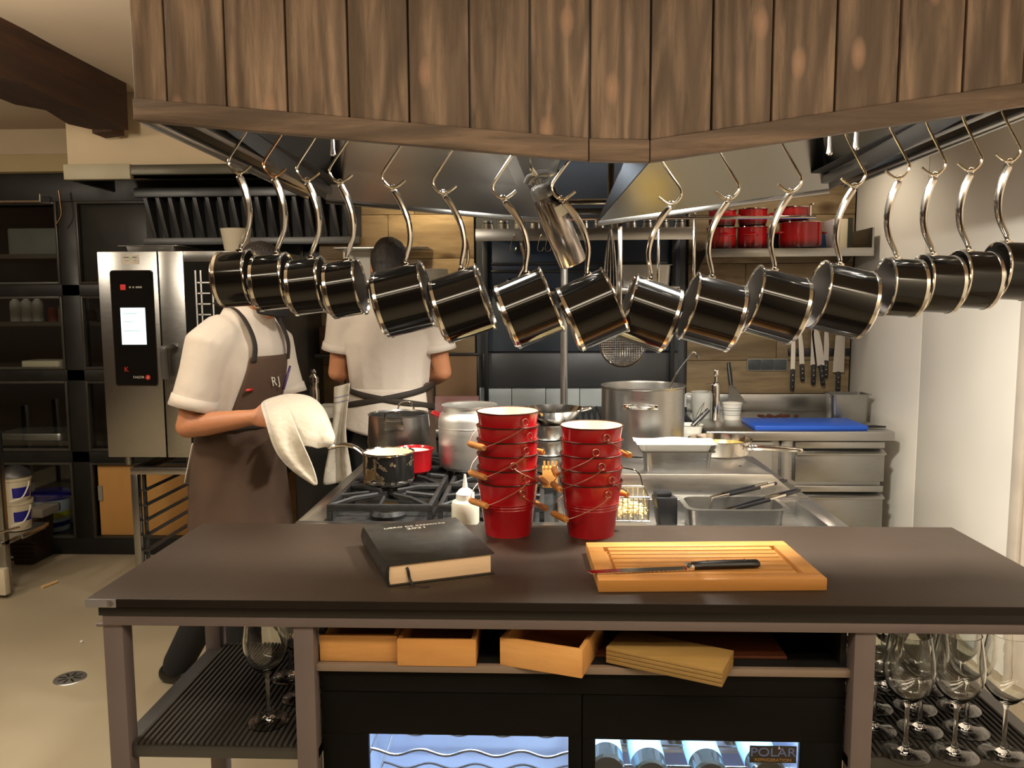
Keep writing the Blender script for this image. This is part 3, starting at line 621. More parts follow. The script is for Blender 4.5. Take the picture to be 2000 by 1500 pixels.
# ------------------------------------------------------------------ boxes and boards in the niche
def openbox(name,label,M,wx,dy,h,t=.010):
    o=thing(name,label,'box'); move(o,M); WM[o]=M
    for n,q in (('front_board',(0,wx,0,t)),('back_board',(0,wx,dy-t,dy)),('side_board',(0,t,t,dy-t)),('side_board',(wx-t,wx,t,dy-t))): MB().box(*q,0,h,M).obj(n,BAMB,o,.002)
    MB().box(t,wx-t,t,dy-t,.004,.010,M).obj('bottom_board',BAMB,o); return o
p=on(621,1312,ZN); q=on(784,1312,ZN); openbox('bamboo_box','open bamboo box against the counter leg at the niche end','',0,0,0) if False else None
openbox('bamboo_box','open bamboo box at the end of the niche, against the frame leg',T(NX0+.003,1.545,ZN),.160,.26,.056)
openbox('bamboo_box','open bamboo box jutting out slightly between two other bamboo boxes',T(NX0+.1655,1.528,ZN),.160,.26,.056)
f0=on(976,1299,ZN); f1=on(1137,1326,ZN); an=math.degrees(math.atan2(f1.y-f0.y,f1.x-f0.x))
openbox('bamboo_box','open bamboo box set askew beside the stack of tan boards',T(f0.x,f0.y,ZN)@RZ(an),(f1-f0).length,.17,.058)
M=T(.085,1.60,ZN)@RZ(0); MB().box(0,.40,0,.17,0,.006,T(.10,1.58,ZN)).obj('serving_board',REDW,None,.001,origin=(.3,1.66,ZN),label='thin reddish wooden board lying flat under the tan boards',cat='board')
for k in range(4):
    z=ZN+.0065+k*.0085; a=on(1184,1275,ZN+.03); e=on(1394,1318,ZN+.03); an=math.degrees(math.atan2(e.y-a.y,e.x-a.x))+random.uniform(-1.2,1.2)
    MB().box(0,.232,0,.10,0,.0075,T(a.x+.006*k*0,a.y+.006,z)@RZ(an)).obj('tan_board',TANB,None,.001,origin=(a.x,a.y,z),label=['lowest thin tan board of the stack in the niche','second thin tan board up in the niche stack','third thin tan board up in the niche stack','topmost thin tan board of the niche stack'][k],cat='board')
# ------------------------------------------------------------------ wine glasses
wg=thing('wine_glass','clear stemmed wine glass on the ribbed shelf before the white wall','wine glass',(0,0,0),0,'wine glasses on the shelf by the white wall')
wg_prof=[(0,.004),(.012,.0035),(.034,.0012),(.037,.0),(.0372,.0012),(.034,.003),(.014,.0065),(.0052,.013),(.0036,.03),(.0034,.085),(.006,.094),(.018,.103),(.032,.120),(.0395,.145),(.0395,.165),(.036,.19),(.0315,.220),(.0302,.220),(.0345,.19),(.0380,.165),(.0380,.145),(.0308,.122),(.017,.106),(.004,.099),(0,.098)]
MB().lathe([p for p in wg_prof[:10]]+[(0,.0851)],32,Matrix.Diagonal((1.2,1.2,1.14,1))).obj('stem_and_foot',GLASS,wg); MB().lathe([(0,.0853)]+[(.0034,.0853)]+wg_prof[10:],32,Matrix.Diagonal((1.2,1.2,1.14,1))).obj('bowl',GLASS,wg)
gp=[]
for px,py in ((1768,1472),(1860,1470),(1960,1470),(1740,1425),(1835,1424),(1925,1424),(1700,1470)): gp.append(on(px,py,ZS+.003))
g0=[on(1768,1472,ZS+.003),on(1862,1472,ZS+.003)]; dx=g0[1].x-g0[0].x
first=True
for r in range(5):
    for c in range(5):
        x=g0[0].x-dx*1+ (c)*dx*1.0 - (r%2)*dx*.30+.004*r; y=g0[0].y+r*.0925
        if x-.038<legs[2][1]-.01 or x+.038>1.0 or y>YB-.06: continue
        M=T(x,y,ZS+.0028)
        (move(wg,M) if first else dup(wg,M)); first=False
for px,py,l in ((525,1408,'clear stemmed wine glass standing alone in front on the ribbed mat'),(590,1362,'clear wine glass half hidden behind the counter leg on the ribbed mat'),(568,1322,'clear wine glass furthest back behind the lone glass on the ribbed mat')):
    p=on(px,py,ZS+.003); o=dup(wg,T(p.x,p.y,ZS+.0028),label=l); del o['group']
# ------------------------------------------------------------------ book
def book():
    B=T(-.322,1.570,ZT)@RZ(22); W_,L_,H_=.236,.305,.047
    o=thing('appointment_book','thick black hardback diary with pale pages and ribbon on the counter','book'); move(o,B); WM[o]=B
    MB().box(.004,W_,0,L_,0,.003,B).obj('back_cover',COVER,o,.001); MB().box(.004,W_,0,L_,H_-.003,H_,B).obj('front_cover',COVER,o,.001)
    sp=[(.006,0),(.001,.008),(-.002,H_/2),(.001,H_-.008),(.006,H_)]
    MB().prism([(a,b_) for a,b_ in sp]+[(.009,H_-.003),(.005,H_/2),(.009,.003)],0,L_,B@frame((0,L_,0),(1,0,0),(0,0,1),(0,-1,0))).obj('spine',COVER,o)
    MB().box(.008,W_-.007,.005,L_-.005,.003,H_-.003,B).obj('page_block',PAPER,o,.001)
    rb=[B@Vector(v) for v in ((.045,.0045,.036),(.047,.001,.030),(.050,-.001,.012),(.056,-.012,.001),(.070,-.028,.001),(.084,-.030,.0012))]
    MB().tube(smoothpath(rb,5),[(.0007,.0035)]*26,6,side=(0,-.3,1)).obj('ribbon',plain('ribbon_black','#151210',.6),o)
    TM=B@T(W_/2+.004,L_-.040,H_+.0001)
    lettering('LIBRO DE RESERVAS',.0125,LTEXT,o,TM,.0003,sx=1.35); lettering('2021',.0185,LTEXT,o,TM@T(.0,-.020,0),.0003,sx=1.35)
book()
# ------------------------------------------------------------------ bread board and knife
def breadboard():
    B=T(.112,1.552,ZT)@RZ(2.6); W_,D_,H_=.462,.255,.026
    o=thing('bread_board','slotted bamboo bread board with a crumb frame on the counter','board'); move(o,B); WM[o]=B
    MB().box(.002,W_-.002,.002,D_-.002,0,H_-.010,B).obj('base',BAMBL,o,.002)
    f=.036
    MB().box(0,W_,0,f,.0,H_,B).obj('frame_rail',BAMBL,o,.0025); MB().box(0,W_,D_-f,D_,0,H_,B).obj('frame_rail',BAMBL,o,.0025)
    for x in (0,W_-f): MB().box(x,x+f,f+.0006,D_-f-.0006,0,H_,B).obj('frame_stile',BAMBL,o,.0025)
    n=7; g=.006; hh=(D_-2*f-.006-(n-1)*g)/n; y=f+.003
    for k in range(n):
        MB().box(f+.010,W_-f-.010,y,y+hh,.014,H_-.0012,B).obj('slat',BAMBL,o,.0015); y+=hh+g
breadboard()
def breadknife():
    a=on(1148,1116,ZT+.030); e=on(1481,1100,ZT+.034); d=(e-a); d.z=0; L=d.length; x=d.normalized(); y=Vector((-x.y,x.x,0))
    M=frame((a.x,a.y,ZT+.0265),x,y,(0,0,1)); o=thing('bread_knife','serrated bread knife with black riveted handle lying across the bread board','knife'); move(o,M); WM[o]=M
    Lb=L*.60; pts=[(0,.006)]+[(Lb*(.04+.96*i/46),-.010+(.0022 if i%2 else 0)) for i in range(47)]+[(Lb,.014),(Lb*.25,.015),(Lb*.06,.011)]
    MB().prism(pts,0,.0018,M).obj('blade',CHROME,o)
    MB().box(Lb-.012,Lb+.006,-.010,.0145,-.0005,.011,M).obj('bolster',CHROME,o,.003)
    MB().tube([M@Vector(v) for v in ((Lb+.004,.002,.007),(Lb+.03,.002,.008),(Lb+.075,.001,.008),(L-.02,-.001,.008),(L-.004,-.002,.008),(L,-.002,.008))],[(.0075,.011),(.008,.0105),(.0085,.0115),(.0085,.0115),(.0085,.0125),(.006,.010)],12,side=(0,0,1)).obj('handle',BLACKPL,o)
    for k in (.25,.5,.8): MB().lathe([(.0028,0),(.0028,.0006),(0,.001)],10,M@T(Lb+(L-Lb)*k,.001,.0163)).obj('rivet',CHROME,o)
breadknife()
# ------------------------------------------------------------------ red buckets
def bucket(name,label):
    t=thing(name,label,'bucket'); H=.138; r0,r1=.0575,.0775
    pr=[(0,.004),(r0-.002,.004),(r0-.001,0),(r0+.001,0),(r0+.001,.004),(r0+.0035,.02)]
    for z in (.070,.077,.084): rr=r0+(r1-r0)*z/H; pr+=[(rr,z-.0035),(rr+.0014,z),(rr,z+.0035)]
    pr+=[(r1,H-.004)]
    MB().lathe(pr,40).obj('bucket_body',REDEN,t)
    MB().lathe([(r1-.0015,H-.002),(r0-.0012,.006),(0,.006)],40).obj('inside',CREAM,t)
    MB().tube([((r1+.0004)*math.cos(2*PI*i/40),(r1+.0004)*math.sin(2*PI*i/40),H-.002) for i in range(40)],.0019,6,closed=True).obj('rim',plain('bronze_rim','#4a2a20',.35,.5) if 'bronze_rim' not in bpy.data.materials else bpy.data.materials['bronze_rim'],t)
    return t,r0,r1,H
WIREM=plain('copper_wire',(.42,.22,.16),.3,1,.1)
def bail(t,r1,H,drop,ang):      # wire bail hinged at both ears, resting against the wall
    za=H-.022
    for s in (1,-1):
        e=Vector((s*(r1+.002),0,za)); MB().tube([e+Vector((0,.0085*math.cos(a),.0085*math.sin(a))) for a in [2*PI*i/14 for i in range(14)]],.0014,6,closed=True).obj('ear',WIREM,t)
    g=.036; yg=-(r1+.0135); zg=za-drop
    half=[Vector((r1+.004,0,za-.006)),Vector((r1+.004,-.022,za-.35*drop)),Vector((.064,-.064,za-.72*drop)),Vector((g,yg,zg))]
    for s in (1,-1):
        MB().tube(smoothpath([Vector((s*p.x,p.y,p.z)) for p in half],5),.0014,6).obj('bail',WIREM,t)
    MB().tube([(g*u,yg,zg) for u in (-1,-.9,-.5,-.1,.1,.5,.9,1)],[.0066,.0078,.0084,.0079,.0079,.0084,.0078,.0066],12).obj('grip',HANDW,t)
bks=[]
def stack(px,py,n,angs,lab,grp):
    p=on(px,py,ZT); c=Vector((p.x,p.y+.057,ZT))
    for k in range(n):
        t,r0,r1,H=bucket('metal_bucket',lab); bail(t,r1,H,angs[k][1],0)
        M=T(c.x,c.y,c.z+k*.0352+(.002 if k else 0)*0)@RZ(angs[k][0]+random.uniform(-3,3)); move(t,M); t['group']=grp; t['label']=('lowest','second lowest','third','fourth','fifth' if n==6 else 'topmost','topmost')[k]+' '+lab
stack(991,1052,6,[(120,.058),(-52,.062),(100,.058),(-55,.062),(135,.058),(-56,.060)],'red metal bucket of the taller stack beside the diary','taller bucket stack')
stack(1157,1054,5,[(-64,.062),(128,.058),(-76,.062),(-88,.062),(112,.058)],'red metal bucket of the shorter stack behind the bread board','shorter bucket stack')
# ================================================================== COOKING RANGE
rg=thing('cooking_range','stainless steel cooking island with gas burners behind the pass counter','stove',(.07,2.6,0))
X0,X1,Y0,Y1=-.69,.83,2.10,3.12
MB().box(X0+.02,X1-.02,Y0+.02,Y1-.02,.0,.80).obj('body',STEELH,rg,.004)
def ring(x0,x1,y0,y1,ix0,ix1,iy0,iy1,z0,z1,name,m):
    b=MB()
    for q in ((x0,x1,y0,iy0),(x0,x1,iy1,y1),(x0,ix0,iy0,iy1),(ix1,x1,iy0,iy1)): b.box(*q,z0,z1)
    return b.obj(name,m,rg,.003)
# left: burner trough, right: sink basin and raised plinth
ring(X0,.06,Y0,Y1,X0+.075,.045,Y0+.06,2.98,.80,.895,'burner_deck',STEELH)
MB().box(X0+.075,.045,Y0+.06,2.98,.80,.868).obj('burner_trough',DSTEEL,rg)
ring(.06,X1,Y0,2.45,.20,.775,Y0+.035,2.42,.80,.895,'sink_deck',STEELH)
MB().box(.20,.775,Y0+.035,2.42,.80,.85).obj('sink_floor',STEEL,rg)
MB().hexa([(.06,2.45,.80),(X1,2.45,.80),(X1,3.12,.80),(.06,3.12,.80)],[(.06,2.45,.895),(X1,2.45,.895),(X1,3.12,.895),(.06,3.12,.895)]).obj('rear_deck',STEELH,rg,.003)
MB().hexa([(.14,2.455,.895),(.80,2.455,.895),(.78,3.08,.895),(.14,3.08,.895)],[(.14,2.462,.966),(.715,2.462,.966),(.66,3.08,.966),(.14,3.08,.966)]).obj('raised_plinth',STEELH,rg,.003)
MB().lathe([(.006,0),(.006,.0008),(0,.0008)],12,T(*on(1446,910,.967))).obj('screw_hole',INNER,rg)
for i,x in enumerate((-.55,-.33,-.12,.2,.5,.7)): MB().lathe([(.022,0),(.02,.02),(0,.02)],18,frame((x,Y0+.02,.74),(1,0,0),(0,0,1),(0,-1,0))).obj('knob',BLACKPL,rg)
# cast iron grates over burners
gm=None
def grate(cx,cy,sx,sy,lab):
    t=thing('burner_grate',lab,'grate',(cx,cy,.90)); hx,hy=sx/2,sy/2; z0,z1=.918,.938
    for q in ((-hx,hx,-hy,-hy+.014),(-hx,hx,hy-.014,hy),(-hx,-hx+.014,-hy+.014,hy-.014),(hx-.014,hx,-hy+.014,hy-.014)):
        MB().box(cx+q[0],cx+q[1],cy+q[2],cy+q[3],z0,z1).obj('frame_bar',IRON,t,.003)
    for k in range(4):
        a=45+90*k; c,s=math.cos(R(a)),math.sin(R(a)); e=Vector((cx+hx*.93*(1 if c>0 else -1),cy+hy*.93*(1 if s>0 else -1),.931)); i_=Vector((cx+.035*c,cy+.035*s,.941))
        MB().tube([e,(e+i_)/2+Vector((0,0,.006)),i_],[(.008,.006)]*3,6,side=(0,0,1)).obj('finger',IRON,t)
    for k in range(4):
        c,s=[(1,0),(0,1),(-1,0),(0,-1)][k]; MB().tube([(cx+c*(hx-.01),cy+s*(hy-.01),.931),(cx+c*.055,cy+s*.055,.940)],[(.008,.005)]*2,6,side=(0,0,1)).obj('finger',IRON,t)
    for sx_ in (-1,1):
        for sy_ in (-1,1): MB().box(cx+sx_*(hx-.007)-.007,cx+sx_*(hx-.007)+.007,cy+sy_*(hy-.007)-.007,cy+sy_*(hy-.007)+.007,.868,.918).obj('foot',IRON,t)
    bu=thing('gas_burner','round gas burner with brass ring under a '+lab.split(' ',1)[1],'burner',(cx,cy,.868))
    MB().lathe([(.05,.0),(.055,.012),(.045,.024),(0,.024)],24,T(cx,cy,.868)).obj('burner_body',IRON,bu); MB().lathe([(.036,.024),(.038,.034),(.03,.040),(0,.041)],24,T(cx,cy,.868)).obj('burner_cap',plain('brass_cap',(.35,.22,.08),.35,1) if 'brass_cap' not in bpy.data.materials else bpy.data.materials['brass_cap'],bu)
xs=(-.46,-.145); ys_=(2.30,2.565,2.83)
gl=['iron grate nearest the book on the burner deck','iron grate behind the squeeze bottle','iron grate under the chipped saucepan and red pot','iron grate under the aluminium pot','iron grate under the tall glass-lidded pot','iron grate next to the support pole']
k=0
for y in ys_:
    for x in xs: grate(x,y,.30,.255,gl[k]); k+=1
ZG=.9495
# chipped saucepan with milk-coloured inside
p=on(751,952,ZG)
sc_=saucepan('saucepan',.078,.098,CHIP,CREAM,.17,'worn saucepan with chipped black enamel and cream inside on the burner'); 
for q in ('tip','att'): del sc_[q]
move(sc_,T(p.x,p.y+.07,ZG)@RZ(150)); PAN=Vector((p.x,p.y+.07,ZG))
def pot(name,label,cat,prof,m,loc,seg=40,rot=0):
    t=thing(name,label,cat,loc,R(rot)); MB().lathe(prof,seg,WM[t]).obj('pot_body',m,t); return t
t=pot('enamel_pot','small red enamel pot behind the chipped saucepan','pot',[(0,.002),(.05,.0),(.058,.008),(.063,.07),(.067,.078),(.064,.079),(.058,.07),(.053,.01),(0,.008)],REDEN,(-.425,2.56,ZG))
MB().lathe([(.0575,.069),(.0525,.011),(0,.0095)],40,WM[t]).obj('inside',WHITEP,t)
# steel pot with upright strap handles
t=pot('stew_pot','wide dull steel pot with a square strap handle behind the saucepan','pot',[(0,.0),(.085,.0),(.103,.012),(.112,.06),(.108,.12),(.105,.158),(.109,.16),(.106,.162),(.102,.156),(.104,.12),(.108,.06),(.099,.015),(0,.006)],STEEL,(-.515,2.80,ZG))
c=Vector((-.515,2.80,ZG))
for s in (-1,1):
    MB().box(c.x-.03,c.x+.04,c.y+s*.108-.004+(-.004 if s<0 else .004),c.y+s*.108+.004+(-.004 if s<0 else .004),ZG+.115,ZG+.15).obj('handle_plate',STEEL,t,.003)
    MB().tube(smoothpath([(c.x-.026,c.y+s*.115,ZG+.14),(c.x-.02,c.y+s*.130,ZG+.175),(c.x+.005,c.y+s*.135,ZG+.183),(c.x+.03,c.y+s*.130,ZG+.175),(c.x+.036,c.y+s*.115,ZG+.14)]),[(.010,.003)]*21,8,side=(0,s,.4)).obj('strap_handle',CHROME,t)
# aluminium pot
t=pot('aluminium_pot','tall pale aluminium pot with narrow neck beside the red buckets','pot',[(0,.0),(.09,.0),(.102,.012),(.105,.03),(.105,.165),(.10,.182),(.090,.192),(.088,.205),(.094,.210),(.094,.214),(.086,.212),(.084,.19),(.095,.17),(.099,.03),(0,.01)],ALU,(-.245,2.64,ZG))
MB().tube([(-.245+.1055*math.cos(2*PI*i/40),2.64+.1055*math.sin(2*PI*i/40),ZG+.142) for i in range(40)],.0012,6,closed=True).obj('seam',ALU,t)
MB().tube([(-.245+.08,2.64-.075,ZG+.16),(-.245+.10,2.64-.10,ZG+.165),(-.245+.075,2.64-.125,ZG+.16),(-.245+.055,2.64-.10,ZG+.155)],.006,8).obj('side_handle',BLACKPL,t)
for an in (165,): MB().tube([(-.245-.10,2.64-.01,ZG+.175),(-.245-.125,2.64-.01,ZG+.185),(-.245-.125,2.64+.03,ZG+.185),(-.245-.098,2.64+.03,ZG+.175)],.005,8).obj('side_handle',REDEN,t)
# squeeze bottle
t=thing('squeeze_bottle','cloudy squeeze bottle with pointed white nozzle on the range edge','bottle',(-.205,2.128,.896))
MB().lathe([(0,0),(.036,0),(.0385,.004),(.0385,.054),(.036,.062),(.0245,.068),(.0245,.076),(0,.076)],28,T(-.213,2.14,.896)).obj('bottle_body',SQUEEZE,t)
MB().lathe([(.0255,.068),(.0255,.084),(.017,.094),(.0075,.100),(.003,.137),(0,.138)],20,T(-.213,2.14,.896)).obj('nozzle',WHITEP,t)
# stack of steel containers with bowl on top
for k in range(3):
    t=thing('steel_container',['lowest round steel container of the stack between the bucket stacks','middle round steel container of the stack between the bucket stacks','top round steel container carrying the mixing bowl'][k],'container',(.02,2.60,ZG+k*.052))
    MB().lathe([(0,0),(.052,0),(.056,.006),(.058,.046),(.064,.050),(.064,.0515),(.056,.0515),(.054,.01),(0,.006)],32,T(.02,2.60,ZG+k*.052)).obj('container_body',STEEL,t)
t=thing('mixing_bowl','shallow shiny steel bowl with a wire loop on top of stacked containers','bowl',(.04,2.60,ZG+.157))
MB().lathe([(0,0),(.05,.0),(.078,.022),(.095,.046),(.099,.047),(.095,.050),(.076,.026),(.05,.005),(0,.004)],40,T(.04,2.60,ZG+.157)).obj('bowl_body',CHROME,t)
MB().tube(smoothpath([(.125,2.58,ZG+.20),(.155,2.575,ZG+.208),(.16,2.60,ZG+.21),(.13,2.615,ZG+.203)]),.004,8).obj('loop',CHROME,t)
# comb-like bamboo scoop and tray remains between the stacks
bb=at(1073,905,2.38)
t=thing('bamboo_caddy','pale bamboo utensil caddy between the bucket stacks','caddy',(bb.x,2.38,.94))
MB().box(bb.x-.022,bb.x+.026,2.375,2.425,.94,1.0).obj('caddy_body',BAMBL,t,.002)
for k in range(4): MB().box(bb.x-.018+k*.012,bb.x-.012+k*.012,2.374,2.38,1.0,1.022).obj('tooth',BAMBL,t)
# support pole
t=thing('support_pole','round steel pole rising from the range behind the hanging pans','pole',(.085,3.095,.895))
MB().lathe([(0,0),(.03,0),(.03,.006),(.0145,.008),(.0145,.95)],24,T(.085,3.10,.895)).obj('pole_body',STEEL,t)
MB().tube([(.085,3.10,1.56),(.33,3.10,1.55)],.011,12).obj('cross_bar',CHROME,t); MB().box(.05,.40,3.085,3.115,1.835,1.86).obj('top_bracket',STEEL,t,.002)
# big stock pot with ladle
c=Vector((.362,2.86,.966)); t=thing('stock_pot','large tall stainless stock pot with loop handles behind the buckets','pot',c)
MB().lathe([(0,0),(.140,0),(.147,.006),(.148,.02),(.148,.232),(.152,.236),(.152,.240),(.146,.240),(.144,.232),(.144,.01),(0,.006)],64,T(*c)).obj('pot_body',STEEL,t)
for a in (-100,80,):
    d=Vector((math.cos(R(a)),math.sin(R(a)),0)); e=Vector((-d.y,d.x,0)); b0=c+d*.148+Vector((0,0,.178))
    MB().tube(smoothpath([b0-e*.045,b0-e*.043+d*.022,b0-e*.02+d*.034,b0+e*.02+d*.034,b0+e*.043+d*.022,b0+e*.045]),.0048,8).obj('loop_handle',CHROME,t)
    for s in (-1,1): MB().box(-.014,.014,-.008,.008,0,.003,frame(b0+e*s*.045-d*.001,e,(0,0,1),d)).obj('handle_pad',CHROME,t,.002)
a=at(1312,748,2.80); e=at(1352,690,2.92)
t=thing('ladle','steel ladle with hooked handle end standing in the stock pot','ladle',(a.x,a.y,1.0))
MB().tube(smoothpath([(a.x-.05,a.y-.02,1.02),(a.x,a.y,a.z),(e.x-.008,e.y,e.z-.008),(e.x+.004,e.y,e.z+.003),(e.x+.016,e.y,e.z-.006),(e.x+.02,e.y,e.z-.02)],5),[(.0065,.002)]*26,8,side=(.5,-1,.2)).obj('handle',CHROME,t)
MB().lathe([(0,-.03),(.025,-.024),(.038,0),(.036,.0),(.023,-.021),(0,-.027)],20,T(a.x-.055,a.y-.02,1.03)).obj('scoop',CHROME,t)
# pan with golden oil
c=Vector((.628,2.80,.966)); t=thing('saute_pan','low copper toned pan of golden oil on the raised steel plinth','pan',c)
MB().lathe([(0,0),(.095,0),(.102,.006),(.108,.052),(.112,.056),(.107,.056),(.100,.008),(0,.004)],48,T(*c)).obj('pan_body',CHROME,t); MB().lathe([(.1035,.034),(0,.034)],48,T(*c)).obj('oil',OILM,t)
MB().tube(smoothpath([(c.x+.07,c.y-.085,c.z+.035),(c.x+.10,c.y-.125,c.z+.045),(c.x+.19,c.y-.16,c.z+.046),(c.x+.235,c.y-.17,c.z+.043)]),[(.010,.005)]*12+[(.008,.005)]*6+[(.003,.003)],10,side=(0,0,1)).obj('handle',CHROME,t)
# gastronorm containers and film-wrapped tray
def gn(name,label,x0,x1,y0,y1,z0,h,m=STEEL,lip=.010,lid=None,r=.02):
    t=thing(name,label,'container',((x0+x1)/2,(y0+y1)/2,z0)); o=rrect(x0,x1,y0,y1,r); n=len(o); cx,cy=(x0+x1)/2,(y0+y1)/2
    def off(p,d): 
        q=Vector((p[0]-cx,p[1]-cy)); return (cx+q.x+d*(1 if q.x>0 else -1),cy+q.y+d*(1 if q.y>0 else -1))
    rings=[[(*off(p,-lip-.006),z0) for p in o],[(*off(p,-lip),z0+h-.003) for p in o],[(*off(p,0),z0+h-.002) for p in o],[(*off(p,0),z0+h) for p in o],[(*off(p,-lip-.002),z0+h) for p in o],[(*off(p,-lip-.008),z0+.003) for p in o]]
    b=MB(); b.v=[Vector(p) for rr in rings for p in rr]
    for i in range(5):
        for k in range(n): b.f.append((i*n+k,i*n+(k+1)%n,(i+1)*n+(k+1)%n,(i+1)*n+k))
    b.f.append(tuple(range(n-1,-1,-1))); b.f.append(tuple(range(5*n,6*n))); b.obj('container_body',m,t,recalc=True); return t
gn('steel_container','deep steel food container with pale rim under the film-wrapped tray',.315,.548,2.48,2.60,.966,.064)
t=gn('film_tray','shallow tray wrapped in shiny cling film on the deep steel container',.30,.545,2.475,2.605,1.031,.024,TRANSL)
MB().grid(lambda u,v:(.297+.252*u,2.472+.136*v,1.0565+.004*math.sin(9*u+3*v)*math.sin(7*v)),14,10).obj('cling_film',TRANSL,t)
gn('steel_container','steel container holding two pairs of tongs in the sink basin',.405,.700,2.20,2.375,.851,.068,STEEL,.012,None,.035)
c=Vector((.56,3.0,.966)); t=thing('sauce_tub','clear plastic tub of pale yellow sauce behind the film tray','tub',c)
MB().lathe([(0,0),(.036,0),(.046,.072),(.049,.075),(.044,.072),(.034,.004),(0,.004)],28,T(*c)).obj('tub_body',TRANSL,t); MB().lathe([(.0335,.005),(.040,.045),(0,.045)],28,T(*c)).obj('sauce',SAUCE,t)
t=thing('sauce_knife','black handled tool leaning out of the sauce tub','knife',c+Vector((0,0,.02)))
q0=at(1352,832,3.0); q1=at(1384,800,3.03); MB().tube([q0-(q1-q0)*.7,q0],[(.008,.001)]*2,8).obj('blade',CHROME,t); MB().tube([q0,q0*.5+q1*.5,q1],[.008,.010,.008],10).obj('handle',BLACKPL,t)
t=thing('wire_whisk','thin wire whisk standing in the sauce tub','whisk',c+Vector((-.01,0,.02)))
q0=at(1358,835,3.0); q1=at(1376,785,3.02)
for s in (-1,0,1): MB().tube(smoothpath([q0,q0*.5+q1*.5+Vector((s*.012,0,0)),q1]),.0012,6).obj('wire',CHROME,t)
# black box, fries basket, tongs
t=thing('black_caddy','black plastic caddy standing tilted beside the tongs container','caddy',(.36,2.29,.851)); M=T(.362,2.29,.851)@RY(-4)@RZ(8)
MB().hexa([(-.024,-.025,0),(.028,-.025,0),(.028,.025,0),(-.024,.025,0)],[(-.033,-.028,.092),(.033,-.028,.085),(.033,.028,.085),(-.033,.028,.092)],M).obj('caddy_body',BLACKPL,t,.006); MB().box(-.028,.018,-.02,.02,.088,.102,M).obj('lid_grip',BLACKPL,t,.004)
t=thing('frying_basket','wire frying basket half hidden behind the five-high bucket stack','basket',(.255,2.30,.86)); bx0,bx1,by0,by1,z0,z1=.185,.305,2.24,2.38,.875,.945
for z in (z0,z1): MB().tube([(bx0,by0,z),(bx1,by0,z),(bx1,by1,z),(bx0,by1,z)],.0028,6,closed=True).obj('rim_wire',CHROME,t)
for k in range(9):
    x=bx0+(bx1-bx0)*k/8
    for y in (by0,by1): MB().tube([(x,y,z0),(x,y,z1)],.0012,5).obj('wire',CHROME,t)
    MB().tube([(x,by0,z0),(x,by1,z0)],.0012,5).obj('wire',CHROME,t)
for k in range(7):
    y=by0+(by1-by0)*k/6
    for x in (bx0,bx1): MB().tube([(x,y,z0),(x,y,z1)],.0012,5).obj('wire',CHROME,t)
MB().tube(smoothpath([(bx0+.02,by1,z1),(bx0+.02,by1+.01,z1+.05),(bx1-.02,by1+.01,z1+.045),(bx1,by1,z1)]),.003,6).obj('handle_wire',CHROME,t)
fb=MB()
for k in range(150):
    x=random.uniform(bx0+.012,bx1-.012); y=random.uniform(by0+.012,by1-.03); h=.885+.038*max(0,1-((x-.245)/.07)**2-((y-2.30)/.08)**2)*random.random(); a=random.uniform(0,PI); d=Vector((math.cos(a),math.sin(a),random.uniform(-.2,.2)))*random.uniform(.010,.02)
    c=Vector((x,y,h)); fb.tube([c-d,c+d],.0022,4)
fb.obj('noodles',FRIES,None,origin=(.245,2.3,.88),label='heap of pale noodles lying in the frying basket',cat='food',kind='stuff')
def tongs(label,a,e):
    t=thing('kitchen_tongs',label,'tongs',a); d=(e-a).normalized(); up=Vector((0,0,1)); up=(up-d*up.dot(d)).normalized(); s=d.cross(up)
    for q in (-1,1):
        sp_=lambda u: s*q*(.005+.012*math.sin(PI*min(1,u*1.0))*.5)
        P=[a+(e-a)*u+sp_(u) for u in (0,.2,.4,.6,.8,1)]
        MB().tube([a+Vector((0,0,-.055))+s*q*.003,a+Vector((0,0,-.02))+s*q*.003,a+s*q*.004,P[1]],[(.0035,.0015)]*3+[(.006,.0035)],8,side=tuple(up)).obj('jaw',CHROME,t)
        MB().tube(P[1:4],[(.006,.004)]*3,8,side=tuple(up)).obj('grip',BLACKPL,t); MB().tube(P[3:5],[(.0058,.0036)]*2,8,side=tuple(up)).obj('steel_band',CHROME,t); MB().tube(P[4:],[(.006,.004),(.005,.003)],8,side=tuple(up)).obj('grip_end',BLACKPL,t)
tongs('black and steel tongs resting on the far rim of the steel container',at(1388,972,2.30),at(1534,938,2.50))
tongs('black and steel tongs resting on the near corner of the steel container',at(1398,1003,2.22),at(1560,957,2.40))
# ================================================================== BACK COUNTER RIGHT
rc=thing('refrigerated_counter','stainless worktop cabinet with drawers against the wooden back wall','counter',(1.2,4.05,0))
MB().box(.765,1.635,3.70,4.42,.855,.90).obj('worktop',STEELH,rc,.006); MB().box(.80,1.60,4.40,4.423,.90,.995).obj('upstand',STEELH,rc,.002)
MB().box(.79,1.60,3.76,4.40,.12,.855).obj('carcass',STEEL,rc,.003); MB().box(.792,.802,3.735,3.76,.12,.855).obj('stile',DSTEEL,rc)
MB().box(.815,1.085,3.735,3.758,.15,.845).obj('door',STEEL,rc,.004); MB().box(1.125,1.165,3.735,3.758,.12,.85).obj('stile',STEEL,rc,.003)
for z0,z1 in ((.655,.845),(.43,.635)):
    d=MB().box(1.19,1.605,3.732,3.758,z0,z1-.055).obj('drawer',STEEL,rc,.004)
    MB().hexa([(1.19,3.715,z1-.060),(1.605,3.715,z1-.060),(1.605,3.755,z1-.052),(1.19,3.755,z1-.052)],[(1.19,3.712,z1-.052),(1.605,3.712,z1-.052),(1.605,3.755,z1-.035),(1.19,3.755,z1-.035)]).obj('drawer_pull',STEELH,d,.002)
    MB().box(1.19,1.605,3.735,3.758,z1-.030,z1).obj('drawer_band',STEELH,d,.003)
